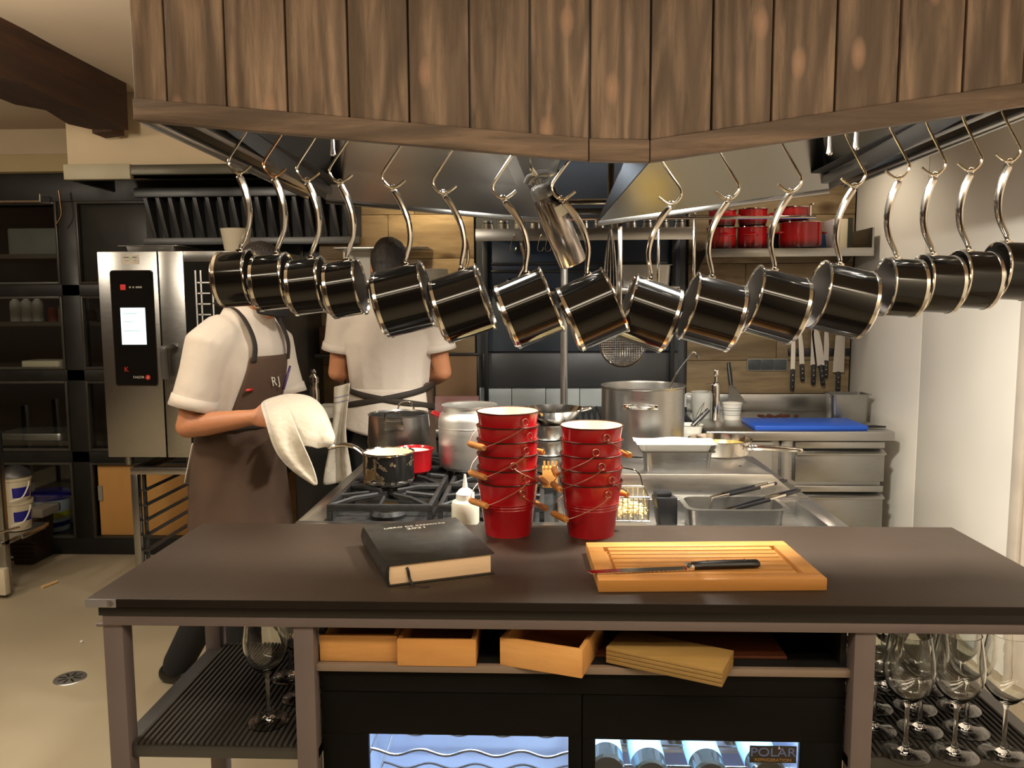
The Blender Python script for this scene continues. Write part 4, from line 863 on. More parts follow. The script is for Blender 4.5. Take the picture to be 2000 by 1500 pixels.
for x in (.83,1.28,1.56): MB().lathe([(.02,0),(.02,.01),(.014,.02),(.014,.12)],14,T(x,3.82,0)).obj('foot',STEEL,rc)
ZC=.90
c=Vector((.832,4.14,ZC)); t=thing('measuring_jug','clear plastic measuring jug with a little green sauce on the steel counter','jug',c)
MB().lathe([(0,0),(.048,0),(.058,.135),(.061,.138),(.056,.135),(.046,.004),(0,.004)],28,T(*c)).obj('jug_body',TRANSL,t); MB().lathe([(.0455,.005),(.049,.04),(0,.04)],28,T(*c)).obj('green_sauce',GREENL,t)
MB().tube(smoothpath([c+Vector((-.055,-.01,.125)),c+Vector((-.085,-.015,.125)),c+Vector((-.09,-.015,.085)),c+Vector((-.088,-.015,.06))]),.007,8).obj('handle',TRANSL,t)
p=at(1397,810,4.08); c=Vector((p.x,4.08,ZC)); t=thing('cream_siphon','upright slim steel dispenser with side lever on the steel counter','dispenser',c)
MB().lathe([(0,0),(.020,0),(.021,.004),(.021,.175),(.016,.19),(.008,.195),(.008,.225),(0,.225)],20,T(*c)).obj('dispenser_body',CHROME,t); MB().box(c.x-.011,c.x+.011,c.y-.008,c.y+.008,ZC+.225,ZC+.258).obj('head',CHROME,t,.004); MB().tube([c+Vector((-.01,0,.185)),c+Vector((-.05,-.005,.182))],[.005,.003],8).obj('lever',CHROME,t)
p=at(1431,816,4.08); c=Vector((p.x,4.10,ZC)); t=thing('paper_tub','white printed paper tub on the steel counter by the blue board','tub',c)
MB().lathe([(0,.002),(.038,.002),(.038,0),(.041,0),(.049,.078),(.053,.082),(.052,.085),(.047,.084),(.039,.006),(0,.006)],28,T(*c)).obj('tub_body',WHITEP,t)
for z,h in ((.022,.006),(.034,.003),(.044,.008),(.058,.004)):
    MB().lathe([(.0413+z*.1005,z),(.0413+(z+h)*.1005,z+h)],28,T(*c)).obj('print_band',plain('print_grey','#a9a9a4',.6) if 'print_grey' not in bpy.data.materials else bpy.data.materials['print_grey'],t)
a=at(1423,708,4.36); m_=at(1428,752,4.33); e=at(1440,792,4.28); t=thing('spatula','wide steel spatula with black handle leaning on the wooden wall','spatula',(e.x,4.28,ZC))
MB().tube([a,a*.5+m_*.5,m_],[(.010,.008),(.012,.009),(.010,.008)],10).obj('handle',BLACKPL,t)
d=(e-m_).normalized(); sv=Vector((1,0,0)); sv=(sv-d*sv.dot(d)).normalized(); nn=d.cross(sv)
MB().hexa([m_-sv*.012,m_+sv*.012,m_+sv*.012+nn*.002,m_-sv*.012+nn*.002],[e-sv*.052,e+sv*.052,e+sv*.052+nn*.002,e-sv*.052+nn*.002]).obj('blade',STEEL,t)
# sockets
s0=at(1459,700,4.42); s1=at(1537,724,4.42); t=thing('wall_socket','triple dark grey wall socket on the wooden boards','socket',(s0.x,4.42,s1.z))
MB().prism(rrect(s0.x,s1.x,s1.z,s0.z,.008),0,.010,frame((0,4.423,0),(1,0,0),(0,0,1),(0,-1,0))).obj('surround',GREYP,t,.001)
wx=(s1.x-s0.x-.012)/3
for k in range(3):
    f=MB().prism(rrect(s0.x+.005+k*(wx+.001),s0.x+.004+k*(wx+.001)+wx,s1.z+.006,s0.z-.006,.006),.0102,.014,frame((0,4.423,0),(1,0,0),(0,0,1),(0,-1,0))).obj('socket_face',SOCK,t,.001)
# knives on a magnetic strip
k0=at(1545,690,4.40); t=thing('knife_strip','dark magnetic strip holding kitchen knives on the wooden wall','rack',(1.5,4.41,1.21)); MB().box(at(1540,690,4.41).x,1.685,4.405,4.425,1.205,1.245).obj('strip',BLACKPL,t,.003)
kl=['slim boning knife at the socket end of the magnetic strip','short utility knife second from the sockets on the magnetic strip','broad chef knife in the middle of the magnetic strip','long carving knife tilted beside the broad chef knife','small knife tucked behind the tilted carving knife','heavy cleaver at the white wall end of the magnetic strip']
for (px,y0,y1,y2,wd,ln),lb in zip(((1548,640,722,763,.024,.0),(1566,648,712,745,.026,4),(1589,625,713,752,.036,0),(1603,640,714,754,.040,8),(1613,640,705,738,.028,0),(1637,655,727,765,.062,0)),kl):
    KY=4.395-(.016 if px==1603 else 0); a=at(px,y0,KY); b_=at(px,y1,KY); c_=at(px,y2,KY); t=thing('kitchen_knife',lb,'knife',b_); M=T(*b_)@RY(-ln); H1=(a-b_).length; H2=(c_-b_).length
    poly=[(-wd/2,0),(wd/2,0),(wd/2,H1*.5),(wd*.25,H1*.9),(-wd*.3,H1),(-wd/2,H1*.85)] if wd<.06 else [(-wd/2,0),(wd/2,.0),(wd/2,H1),(-wd/2+.01,H1)]
    MB().prism(poly,0,.002,M@frame((0,0,0),(1,0,0),(0,0,1),(0,-1,0))).obj('blade',CHROME,t)
    MB().prism(rrect(-.011,.011,-H2,.004,.006),-.006,.008,M@frame((0,0,0),(1,0,0),(0,0,1),(0,-1,0))).obj('handle',BLACKPL,t,.003)
    for q in (.25,.5,.8): MB().lathe([(.0028,0),(.0028,.001),(0,.001)],8,M@frame((0,-.0085,-H2*q),(1,0,0),(0,0,1),(0,-1,0))).obj('rivet',CHROME,t)
gn('steel_container','deep steel container at the wall end of the steel counter',1.45,1.66,4.02,4.16,ZC,.135,STEEL,.012)
M=T(.985,3.735,ZC); t=MB().hexa([(1.00,3.735,ZC+.001),(1.525,3.735,ZC+.001),(1.525,4.00,ZC+.001),(1.00,4.00,ZC+.001)],[(1.00,3.735,ZC+.021),(1.525,3.735,ZC+.021),(1.525,4.00,ZC+.021),(1.00,4.00,ZC+.021)]).obj('cutting_board',BLUEP,None,.004,origin=(1.26,3.87,ZC),label='blue plastic cutting board on the steel counter',cat='board')
t=thing('paring_knife','small black handled knife beside the blue cutting board','knife',(1.57,3.82,ZC)); MB().tube([(1.53,3.80,ZC+.008),(1.57,3.79,ZC+.010),(1.625,3.785,ZC+.009)],[(.006,.009),(.007,.010),(.004,.008)],10,side=(0,0,1)).obj('handle',BLACKPL,t); MB().prism([(1.53,3.797),(1.53,3.81),(1.545,3.90),(1.538,3.80)],ZC+.001,ZC+.003).obj('blade',CHROME,t)
b=MB()
for k in range(14):
    x=random.uniform(1.13,1.34); y=random.uniform(4.06,4.16); b.lathe([(0,-.008),(.012,-.003),(.014,.004),(0,.010)],8,T(x,y,ZC+.010)@RZ(random.uniform(0,90)))
b.obj('meat_scraps',FOOD,None,origin=(1.23,4.1,ZC),label='dark brown meat scraps on the steel counter behind the blue board',cat='food',kind='stuff')
# ------------------------------------------------------------------ upper shelf with red pots
zs=at(1500,485,4.10).z; t=thing('wall_shelf','steel wall shelf with red enamel pots on the wooden wall','shelf',(1.25,4.25,zs))
MB().box(.83,1.665,4.10,4.42,zs-.006,zs).obj('shelf_board',STEELH,t); MB().box(.83,1.665,4.096,4.10,zs-.042,zs).obj('front_lip',STEELH,t,.001); MB().box(1.655,1.665,4.10,4.42,zs,zs+.10).obj('end_plate',STEEL,t); 
for x in (.84,1.60): MB().prism([(0,0),(.3,0),(.3,-.12)],0,.004,frame((x,4.12,zs-.006),(0,1,0),(0,0,1),(1,0,0))).obj('bracket',STEEL,t)
def redpot(label,px,Y,z,r,h,flip=False,ears=(90,)):
    x=at(px,450,Y).x; t=thing('enamel_pot',label,'pot',(x,Y,z)); B=T(x,Y,z)
    if flip: B=B@T(0,0,h)@RX(180)
    WM2=WM[t]
    me=MB().lathe([(0,.002),(r*.82,0),(r*.93,.006),(r,.025),(r,h-.006),(r+.004,h)],36,B)
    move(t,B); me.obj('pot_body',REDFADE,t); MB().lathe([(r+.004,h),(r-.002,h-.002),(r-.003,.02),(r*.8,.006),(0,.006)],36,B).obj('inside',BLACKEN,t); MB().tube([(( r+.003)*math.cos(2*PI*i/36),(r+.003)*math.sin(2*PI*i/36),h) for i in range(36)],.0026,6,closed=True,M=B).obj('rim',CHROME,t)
    for a in ears:
        d=Vector((math.cos(R(a)),math.sin(R(a)),0)); e=Vector((-d.y,d.x,0)); zz=h*.62
        MB().tube(smoothpath([d*(r-.002)-e*.034+Vector((0,0,zz)),d*(r+.016)-e*.032+Vector((0,0,zz)),d*(r+.024)-e*.012+Vector((0,0,zz)),d*(r+.024)+e*.012+Vector((0,0,zz)),d*(r+.016)+e*.032+Vector((0,0,zz)),d*(r-.002)+e*.034+Vector((0,0,zz))]),[(.004,.008)]*26,8,side=(0,0,1),M=B).obj('ear_handle',REDEN,t)
redpot('red enamel pot at the open end of the steel shelf, lower of two',1409,4.22,zs,.0735,.112,False,(-80,100))
redpot('red enamel pot stacked on the pot at the open end of the shelf',1410,4.22,zs+.115,.068,.085,False,(-80,100))
redpot('red enamel pot in the middle of the shelf under a dark-footed pot',1469,4.22,zs,.0745,.115,False,(-110,70))
redpot('red pot with black foot stacked in the middle of the shelf',1469,4.22,zs+.118,.073,.088,False,(0,180))
redpot('wide red enamel pot with side handles beside the books',1563,4.20,zs,.105,.133,False,(8,188))
redpot('red enamel pot stacked on the wide pot',1546,4.23,zs+.137,.088,.075,False,(180,))
x=at(1652,460,4.2).x; t=thing('hardback_book','dark book with cream pages standing at the end of the shelf','book',(x,4.22,zs)); MB().box(x-.004,x+.020,4.16,4.32,zs,zs+.155).obj('book_spine',plain('dark_green_book','#26281f',.5),t,.002); MB().box(x-.04,x-.004,4.165,4.32,zs+.003,zs+.150).obj('page_block',OFFW,t,.001)
MB().hexa([(x-.060,4.17,zs),(x-.046,4.17,zs),(x-.046,4.3,zs),(x-.060,4.3,zs)],[(x-.080,4.17,zs+.15),(x-.066,4.17,zs+.15),(x-.066,4.3,zs+.15),(x-.080,4.3,zs+.15)]).obj('thin_book',plain('lilac_grey','#b9b0b4',.5),None,.002,origin=(x-.08,4.23,zs),label='thin pale book leaning beside the dark book on the shelf',cat='book')
for px,m,l in ((1518,NAVY,'dark blue carton between the middle and wide red pots'),(1607,NAVY,'dark blue carton between the wide red pot and the books')):
    x=at(px,460,4.32).x; MB().box(x-.032,x+.032,4.34,4.41,zs,zs+.10).obj('carton',m,None,.002,origin=(x,4.37,zs),label=l,cat='carton')
# ================================================================== CENTRAL GRILL NICHE
gr=thing('charcoal_grill','dark built-in grill station with steel shelf in the middle of the back wall','grill',(.2,4.1,0))
MB().box(-.365,.785,4.43,4.458,1.0,2.30).obj('back_panel',SLATE,gr)
MB().box(-.33,.75,4.40,4.43,1.58,1.84).obj('navy_panel',NAVY,gr,.003); MB().box(-.33,.75,4.40,4.43,1.235,1.55).obj('upper_panel',plain('slate_blue','#39424c',.4),gr,.003); MB().box(-.33,.75,4.39,4.43,1.035,1.225).obj('splash_panel',SLATE,gr,.003)
for x in (-.31,.71): MB().box(x-.012,x+.012,4.36,4.39,.90,1.85).obj('upright',BLACKFR,gr,.002)
for z in (1.715,1.675): MB().tube([(-.28,4.38,z),(.68,4.38,z)],.006,8).obj('rail',DSTEEL,gr)
for k in range(6): MB().box(-.36+k*.19,-.36+k*.19+.187,4.42,4.43,.90,1.03).obj('tile',TILE,gr,.002)
MB().box(-.37,.76,3.76,4.42,0,.86).obj('grill_body',DSTEEL,gr,.004); MB().box(-.37,.76,3.745,3.76,.70,.86).obj('front_panel',STEELH,gr,.003)
for k in range(36): MB().tube([(-.33+k*.030,3.80,.905),(-.33+k*.030,4.36,.93)],.005,6).obj('grate_bar',IRON,gr)
MB().box(-.36,.75,3.78,3.80,.86,.905).obj('grate_rail',DSTEEL,gr); MB().box(-.36,.75,4.36,4.38,.86,.93).obj('grate_rail',DSTEEL,gr)
zsh=at(1100,452,4.15).z
MB().box(-.34,.76,4.10,4.43,zsh-.004,zsh).obj('shelf_board',STEELH,gr); MB().box(-.34,.76,4.095,4.10,zsh-.05,zsh+.012).obj('shelf_lip',STEELH,gr,.001)
MB().box(-.10,.36,4.30,4.33,2.02,2.05).obj('upper_rail',CHROME,gr,.002)
cup=thing('steel_cup','small upturned steel cup in the row on the grill shelf','cup',(0,0,0),0,'cups on the grill shelf'); MB().lathe([(0,.055),(.024,.055),(.026,.05),(.033,0),(.031,0),(.024,.048),(0,.05)],16).obj('cup_body',STEEL,cup); MB().lathe([(.0266,.046),(.0295,.024)],16).obj('cup_band',BLACKPL,cup)
for i in range(13):
    M=T(-.28+i*.082,4.16,zsh+.0005)
    (move(cup,M) if i==0 else dup(cup,M))
t=thing('roasting_tin','steel roasting tin with foil rim on the grill rail','tin',(.43,4.2,1.55)); q0=at(1200,520,4.2);q1=at(1306,560,4.2)
gn('roasting_tin','wide dull steel tin with foil top behind the hanging pans',q0.x,q1.x,4.05,4.28,q1.z,q0.z-q1.z,STEEL) ; bpy.data.objects.remove(t)
t=thing('tin_bracket','steel bracket shelf under the wide tin','shelf',(.5,4.2,q1.z-.01)); MB().box(q0.x-.03,q1.x+.03,4.03,4.40,q1.z-.012,q1.z).obj('bracket_plate',STEEL,t,.002); MB().tube([(at(1050,572,4.05).x,4.02,1.552),(q1.x,4.02,1.552)],.010,10).obj('front_tube',CHROME,t)
MB().lathe([(0,0),(.012,.003),(.016,.014),(.010,.026),(0,.028)],12,T(at(972,788,3.95).x,3.95,.925)).obj('garlic_bulb',WHITEP,None,origin=(at(972,788,3.95).x,3.95,.925),label='small white garlic bulb on the grill edge',cat='garlic')
MB().box(at(1030,790,3.95).x,at(1068,790,3.95).x,3.86,3.98,.925,.955).obj('steak',plain('raw_meat','#6e3028',.5,0,.3,20),None,.012,origin=(at(1048,790,3.95).x,3.92,.925),label='piece of red meat on the grill grate',cat='meat')
# spare hooks and a small pan under the grill shelf
hk=None
for i,px in enumerate((1002,1022,1055,1070)):
    p=at(px,462,4.09); z=zsh-.035; MB().tube(smoothpath([(p.x+.008,4.088,z+.015),(p.x,4.086,z-.0),(p.x-.012,4.08,z-.05),(p.x-.008,4.08,z-.068),(p.x+.010,4.08,z-.066),(p.x+.016,4.08,z-.05)]),.0025,6).obj('shelf_hook',HOOKM,None,origin=(p.x,4.085,z),label='small wire hook hanging from the grill shelf lip',cat='hook',group='hooks on the grill shelf')
sp_=dup(small,T(0,0,0)); p=at(1012,545,4.05); F=frame((0,0,0),(0,0,1),(0,-1,0),(1,0,0)); move(sp_,T(*p)@F@T(-.0615,0,-.0576)); sp_['label']='distant small black saucepan hanging below the grill shelf'; del sp_['group']
sp_=dup(small,T(0,0,0)); p=at(900,545,3.3); move(sp_,T(*p)@F@T(-.0615,0,-.0576)); sp_['label']='black saucepan hanging further back in front of the wooden wall'; del sp_['group']
# ------------------------------------------------------------------ utensils hanging on the rear edge of the hood
t=thing('utensil_rail','steel utensil rail along the rear edge of the hood','rail',(.3,3.03,1.79)); MB().tube([(.03,3.05,1.815),(1.02,3.05,1.815)],.006,8).obj('bar',CHROME,t)
for x in (.06,.55,1.0): MB().tube([(x,3.05,1.815),(x,3.05,1.86),(x,3.02,1.86)],.004,6).obj('bracket',CHROME,t)
p=at(1193,440,3.06); t=thing('balloon_whisk','large wire balloon whisk hanging at the hood gap','whisk',(p.x,3.06,1.5))
for k in range(6):
    a=PI*k/6; d=Vector((math.cos(a),math.sin(a)*.5,0)); MB().tube(smoothpath([(p.x,3.065,1.80),Vector((p.x,3.065,1.70))+d*.016,Vector((p.x,3.065,1.56))+d*.026,Vector((p.x,3.065,1.49))+d*.014,Vector((p.x,3.065,1.478)),Vector((p.x,3.065,1.49))-d*.014,Vector((p.x,3.065,1.56))-d*.026,Vector((p.x,3.065,1.70))-d*.016,(p.x,3.065,1.80)]),.0014,5).obj('wire',CHROME,t)
MB().tube([(p.x,3.065,1.80),(p.x,3.065,2.02)],[.011,.013],10).obj('handle',STEEL,t)
def hanging(label,px,ytop,ybot,w_,disc=None,Y=3.06,nm='skimmer'):
    a=at(px,ytop,Y); b_=at(px,ybot,Y); t=thing(nm,label,nm,(a.x,Y,b_.z)); MB().tube(smoothpath([(a.x,Y+.0,a.z-.02),(a.x,Y-.012,a.z),(a.x,Y-.004,a.z+.01)]) ,.003,6).obj('hook_end',CHROME,t)
    MB().box(a.x-w_/2,a.x+w_/2,Y-.0115,Y-.009,b_.z,a.z).obj('handle',CHROME,t,.0005)
    if disc:
        c=at(disc[0],disc[1],Y-.02); r=disc[2]; MB().tube([(c.x+r*math.cos(2*PI*i/32),Y-.012,c.z+r*math.sin(2*PI*i/32)) for i in range(32)],.0045,6,closed=True).obj('rim',CHROME,t)
        M=frame((c.x,Y-.012,c.z),(1,0,0),(0,0,1),(0,-1,0)); b=MB()
        n=9
        for i in range(-n,n+1):
            h=math.sqrt(max(0,1-(i/(n+.5))**2))*r; q=i/(n+.5)*r; b.tube([M@Vector((q,-h,0)),M@Vector((q,0,-.012)),M@Vector((q,h,0))],.0016,4); b.tube([M@Vector((-h,q,0)),M@Vector((0,q,-.012)),M@Vector((h,q,0))],.0016,4)
        b.obj('mesh',CHROME,t,kind='stuff')
hanging('round mesh skimmer on a long flat handle hanging behind the pans',1211,430,640,.017,(1217,672,.086))
hanging('steel ladle handle hanging behind the large saucepans by the stock pot',1286,428,560,.010,None,3.06,'ladle')
hanging('long steel fork handle hanging beside the red pot shelf',1356,415,575,.010,None,3.06,'fork')
# ------------------------------------------------------------------ cream siphon hanging between the pans
a=at(1052,352,2.05); e=at(1120,515,2.10); d=(e-a).normalized(); t=thing('siphon_bottle','long brushed steel siphon bottle hanging tilted between the saucepans','bottle',a); yv=Vector((0,1,0)); yv=(yv-d*yv.dot(d)).normalized(); xv=yv.cross(d); M=frame(a,xv,yv,d); L=(e-a).length
MB().lathe([(0,L),(.034,L),(.037,L-.005),(.037,.065),(.034,.055),(.030,.045)],32,M).obj('bottle_body',plain('siphon_steel',(.42,.37,.33),.2,1,.03,20,rv=.03),t)
MB().lathe([(.031,.045),(.031,.02),(.026,.012),(.012,.008),(.012,-.004),(0,-.004)],28,M).obj('cap',STEEL,t)
MB().lathe([(.0373,.085),(.0373,.115)],8,M@RZ(-150)).obj('tape',OFFW,t) if False else MB().grid(lambda u,v:tuple(M@Vector((.0376*math.cos(R(190+70*u)),.0376*math.sin(R(190+70*u)),.075+.028*v))),8,2).obj('tape',OFFW,t)
MB().tube([M@Vector((-.028,0,-.004)),M@Vector((-.01,0,-.012)),M@Vector((.02,0,-.012)),M@Vector((.03,0,-.002))],[(.004,.012)]*4,8,side=tuple(yv)).obj('lever',STEEL,t)
MB().tube([M@Vector((0,0,-.012)),M@Vector((.006,0,-.035))],[.006,.005],8).obj('nozzle',OFFW,t); MB().tube([M@Vector((-.03,0,.0)),M@Vector((-.055,0,.004))],[.006,.008],8).obj('charger',CHROME,t)
MB().tube(smoothpath([M@Vector((.01,0,-.01)),M@Vector((.0,.0,-.06)),Vector((a.x-.06,2.05,2.0)),Vector((a.x-.07,2.05,2.10))]),.003,6).obj('hanging_wire',HOOKM,t)
# ================================================================== LEFT BACK COUNTER
lc=thing('prep_counter','dark prep counter behind the two chefs against the wooden wall','counter',(-.8,4.05,0))
MB().box(-1.22,-.385,3.74,4.42,.86,.90).obj('worktop',STEELH,lc,.004); MB().box(-1.21,-.39,3.78,4.40,.08,.86).obj('carcass',INNER,lc)
for k in range(4): MB().box(-1.20+k*.205,-1.005+k*.205,3.762,3.78,.10,.85).obj('door',plain('black_door','#1b1a18',.35) if 'black_door' not in bpy.data.materials else bpy.data.materials['black_door'],lc,.003)
p=at(614,790,3.95); c=Vector((p.x,3.95,ZC)); t=thing('steel_shaker','tall steel shaker with polished cap on the prep counter','shaker',c); MB().lathe([(0,0),(.027,0),(.027,.17),(.022,.185),(.022,.20),(.026,.205),(.026,.235),(.012,.25),(.016,.262),(.008,.275),(0,.275)],20,T(*c)).obj('shaker_body',CHROME,t)
p=at(646,800,3.92); gn('plastic_tub','cloudy plastic tub of food on the prep counter',p.x-.045,p.x+.05,3.86,3.96,ZC,.10,TRANSL)
p=at(664,815,3.84); t=thing('food_bowl','dark bowl of yellow food on the prep counter','bowl',(p.x,3.84,ZC)); MB().lathe([(0,0),(.03,0),(.052,.04),(.05,.04),(.028,.004),(0,.004)],24,T(p.x,3.84,ZC)).obj('bowl_body',DSTEEL,t); MB().lathe([(.045,.032),(.02,.045),(0,.048)],16,T(p.x,3.84,ZC)).obj('food',plain('yellow_food','#b58a3a',.6,0,.3,30),t)
a=at(663,770,3.90); b_=at(671,755,3.90); t=thing('teaspoon','thin steel spoon standing up in the prep counter tub','spoon',(a.x,3.9,ZC+.05)); MB().tube([at(652,800,3.92),at(672,726,3.95)],.0022,6).obj('handle',CHROME,t); MB().lathe([(0,-.008),(.006,0),(0,.008)],10,T(*at(672,726,3.95))).obj('tip',CHROME,t)
ls=thing('wall_shelf','steel shelf with plates on the wooden wall above the prep counter','shelf',(-.8,4.3,1.6)); 
z1=at(830,548,4.25).z; MB().box(-1.20,-.39,4.14,4.42,z1-.02,z1).obj('shelf_board',STEELH,ls,.002); z2=at(700,484,4.25).z; MB().box(-1.10,-.60,4.2,4.42,z2-.008,z2).obj('upper_board',STEELH,ls,.001); MB().box(-1.10,-.95,4.40,4.42,z1,z2).obj('back_plate',WHITEP,ls)
pl=thing('dinner_plate','white plate in the stack on the prep counter shelf','plate',(0,0,0),0,'plates on the shelf'); MB().lathe([(0,0),(.06,0),(.11,.012),(.112,.014),(.06,.004),(0,.003)],32).obj('plate_body',WHITEP,pl); MB().lathe([(.1085,.0125),(.1125,.0145)],32).obj('rim_line',DBLUE,pl)
xp=at(835,540,4.27).x
for i in range(7):
    M=T(xp,4.28,z1+i*.0075)
    (move(pl,M) if i==0 else dup(pl,M))
z3=at(600,690,4.3).z; t=thing('low_shelf','low shelf board with cartons behind the aproned chef','shelf',(-1.1,4.35,z3)); MB().box(-1.22,-.98,4.2,4.42,z3-.02,z3).obj('shelf_board',DSTEEL,t,.002)
x=at(598,660,4.28).x; MB().box(x-.055,x+.035,4.22,4.34,z3,z3+.085).obj('red_carton',REDBOX,None,.003,origin=(x,4.28,z3),label='dull red carton on the low shelf behind the chef',cat='carton')
x=at(640,650,4.28).x; MB().box(x-.03,x+.03,4.22,4.36,z3,z3+.15).obj('wooden_crate',BEAMW,None,.003,origin=(x,4.28,z3),label='small dark wooden crate on the low shelf between the chefs',cat='crate')
q0=at(866,690,4.36);q1=at(936,790,4.36); t=thing('framed_board','brown framed board leaning on the wall beside the grill','board',((q0.x+q1.x)/2,4.3,ZC))
MB().box(q0.x-.06,q1.x-.012,4.385,4.40,q1.z,q0.z-.015).obj('board_sheet',plain('cork_brown','#8a6d50',.8,0,.1,6),t); MB().box(q0.x-.06,q1.x,4.375,4.40,q0.z-.015,q0.z).obj('frame_rail',BLACKFR,t,.002); MB().box(q1.x-.012,q1.x,4.375,4.40,ZC,q0.z-.015).obj('frame_stile',BLACKFR,t,.002); MB().box(q0.x-.06,q0.x-.05,4.375,4.40,ZC,q0.z-.015).obj('frame_stile',BLACKFR,t,.002)
x0=at(835,780,4.0).x; MB().hexa([(x0,4.24,ZC),(x0+.24,4.24,ZC),(x0+.24,4.26,ZC),(x0,4.26,ZC)],[(x0,4.28,ZC+.10),(x0+.24,4.28,ZC+.10),(x0+.24,4.30,ZC+.10),(x0,4.30,ZC+.10)]).obj('pink_tray',PINK,None,.004,origin=(x0+.15,4.26,ZC),label='dusty pink tray propped against the wall behind the aluminium pot',cat='tray')
x=-.435; t=thing('glass_jar','small clear jar of pale food on the prep counter edge','jar',(x,3.9,ZC)); MB().lathe([(0,0),(.04,0),(.045,.01),(.045,.08),(.040,.095),(.038,.095),(.042,.08),(.042,.01),(0,.004)],24,T(x,3.9,ZC)).obj('jar_body',PANE,t); MB().lathe([(.0,.005),(.041,.010),(.041,.04),(0,.05)],20,T(x,3.9,ZC)).obj('jar_food',plain('beige_food','#c9a987',.6,0,.2,30),t)
# ================================================================== COMBI OVEN
OY=3.70; ov=thing('combi_oven','tall stainless combi oven with lit touch screen on a rack stand','oven',(-1.6,4.05,.78))
ox=lambda px,py=690: at(px,py,OY).x
zt_,zb_=at(270,491,OY).z,at(270,893,OY).z; a0=ox(200); a1=ox(316); a2=ox(319); a3=ox(367); a4=a0+.86
MB().box(a0,a4,OY+.03,OY+.72,zb_,zt_-.003).obj('oven_body',DSTEEL,ov,.004)
MB().box(a0,a1-.002,OY,OY+.03,zb_,zt_).obj('control_column',STEEL,ov,.003)
dr=MB().box(a2,a3,OY-.005,OY+.028,zb_,zt_).box(a3,a4,OY-.004,OY+.028,zt_-.05,zt_).box(a3,a4,OY-.004,OY+.028,zb_,zb_+.05).box(a4-.04,a4,OY-.004,OY+.028,zb_+.05,zt_-.05).obj('door',STEEL,ov,.003)
MB().box(a3,a4-.04,OY,OY+.006,zb_+.05,zt_-.05).obj('door_glass',plain('oven_glass',(.012,.012,.011),.08,0,.05,coat=.5),dr)
for x in (a3+.05,a3+.075,a3+.13): MB().box(x,x+.007,OY-.0015,OY-.0005,zt_-.44,zt_-.09).obj('rack_upright',ALU,dr)
for k in range(6): MB().box(a3+.06,a3+.12,OY-.0015,OY-.0007,zt_-.15-k*.05,zt_-.144-k*.05).obj('rack_rung',ALU,dr)
hx=ox(335,700); hz=at(335,675,OY).z
MB().tube(smoothpath([(hx+.02,OY-.008,hz-.008),(hx+.018,OY-.035,hz-.005),(hx-.006,OY-.05,hz-.01),(hx-.012,OY-.05,hz-.05),(hx-.010,OY-.045,hz-.155)],5),[(.013,.016)]*10+[(.014,.018)]*11,10,side=(0,1,0)).obj('door_handle',plain('handle_grey','#4a4744',.4),dr)
px0,px1=ox(222,640),ox(303,640); pz0,pz1=at(262,752,OY).z,at(262,529,OY).z; Fm=frame((0,OY,0),(1,0,0),(0,0,1),(0,-1,0))
MB().prism(rrect(px0-.004,px1+.004,pz0-.005,pz1+.003,.014),-.001,.002,Fm).obj('panel_bezel',CHROME,ov)
cp=MB().prism(rrect(px0,px1,pz0,pz1,.011),.0,.004,Fm).obj('control_panel',BLACKEN,ov)
MB().box(ox(238,640),ox(286,640),OY-.0055,OY-.004,at(262,673,OY).z,at(262,601,OY).z).obj('screen',SCREEN,cp)
for k,(yy,wd) in enumerate(((612,.07),(628,.05),(646,.08))): MB().box(ox(243,640),ox(243,640)+wd,OY-.0060,OY-.0055,at(262,yy,OY).z-.0015,at(262,yy,OY).z+.0015).obj('screen_text',plain('screen_grey%d'%k,'#bfe0e0',.5),cp)
def mark(px,py): q=at(px,py,OY-.0045); return frame((q.x,OY-.0042,q.z),(1,0,0),(0,0,1),(0,-1,0))
MB().prism(rrect(-.013,.013,-.013,.013,.003),0,.0006,mark(240,561)).obj('red_mark',REDLOGO,cp)
for dx,wd in ((-.020,.010),(-.004,.008),(.022,.030)): MB().box(dx-wd/2,dx+wd/2,-.004,.004,0,.0005,mark(262,561)).obj('panel_print',GREYP,cp)
lettering('K',.034,REDLOGO,cp,mark(247,722),.0003); lettering('FAGOR',.0165,LTEXT,cp,mark(271,737),.0003); MB().lathe([(.012,0),(.012,.0006),(0,.0006)],20,mark(289,737)).obj('red_disc',REDLOGO,cp); MB().prism([(-.004,-.006),(.003,-.002),(.003,.007),(-.001,.002)],0,.0005,mark(289,737)@T(0,0,.0006)).obj('disc_emblem',LTEXT,cp)
sk=MB().box(ox(237,505),ox(272,505),OY-.0006,OY,at(254,516,OY).z,at(254,498,OY).z).obj('sticker',plain('sticker_grey','#b5aa9e',.4),ov)
q=at(254,504,OY)
for dx,dz,wd,hh in ((-.018,.003,.026,.005),(.022,.003,.022,.005),(-.015,-.012,.02,.002),(.024,-.012,.014,.002)): MB().box(q.x+dx-wd/2,q.x+dx+wd/2,OY-.0009,OY-.0006,q.z+dz-hh/2,q.z+dz+hh/2).obj('sticker_print',plain('sticker_ink','#4a5058',.5) if 'sticker_ink' not in bpy.data.materials else bpy.data.materials['sticker_ink'],sk)
MB().lathe([(.006,0),(.006,.0004),(0,.0004)],14,frame((q.x+.002,OY-.0009,q.z-.002),(1,0,0),(0,0,1),(0,-1,0))).obj('sticker_dot',GREENL,sk)
for x in (a0+.06,a4-.06): 
    for y in (OY+.08,OY+.62): MB().lathe([(.022,0),(.022,-.05),(0,-.05)],14,T(x,y,zb_)).obj('foot',STEEL,ov)
ft=gn('baking_tray','shallow steel tray on top of the combi oven',ox(218,485),ox(344,485),OY+.03,OY+.33,zt_+.001,.028,STEEL,.025)
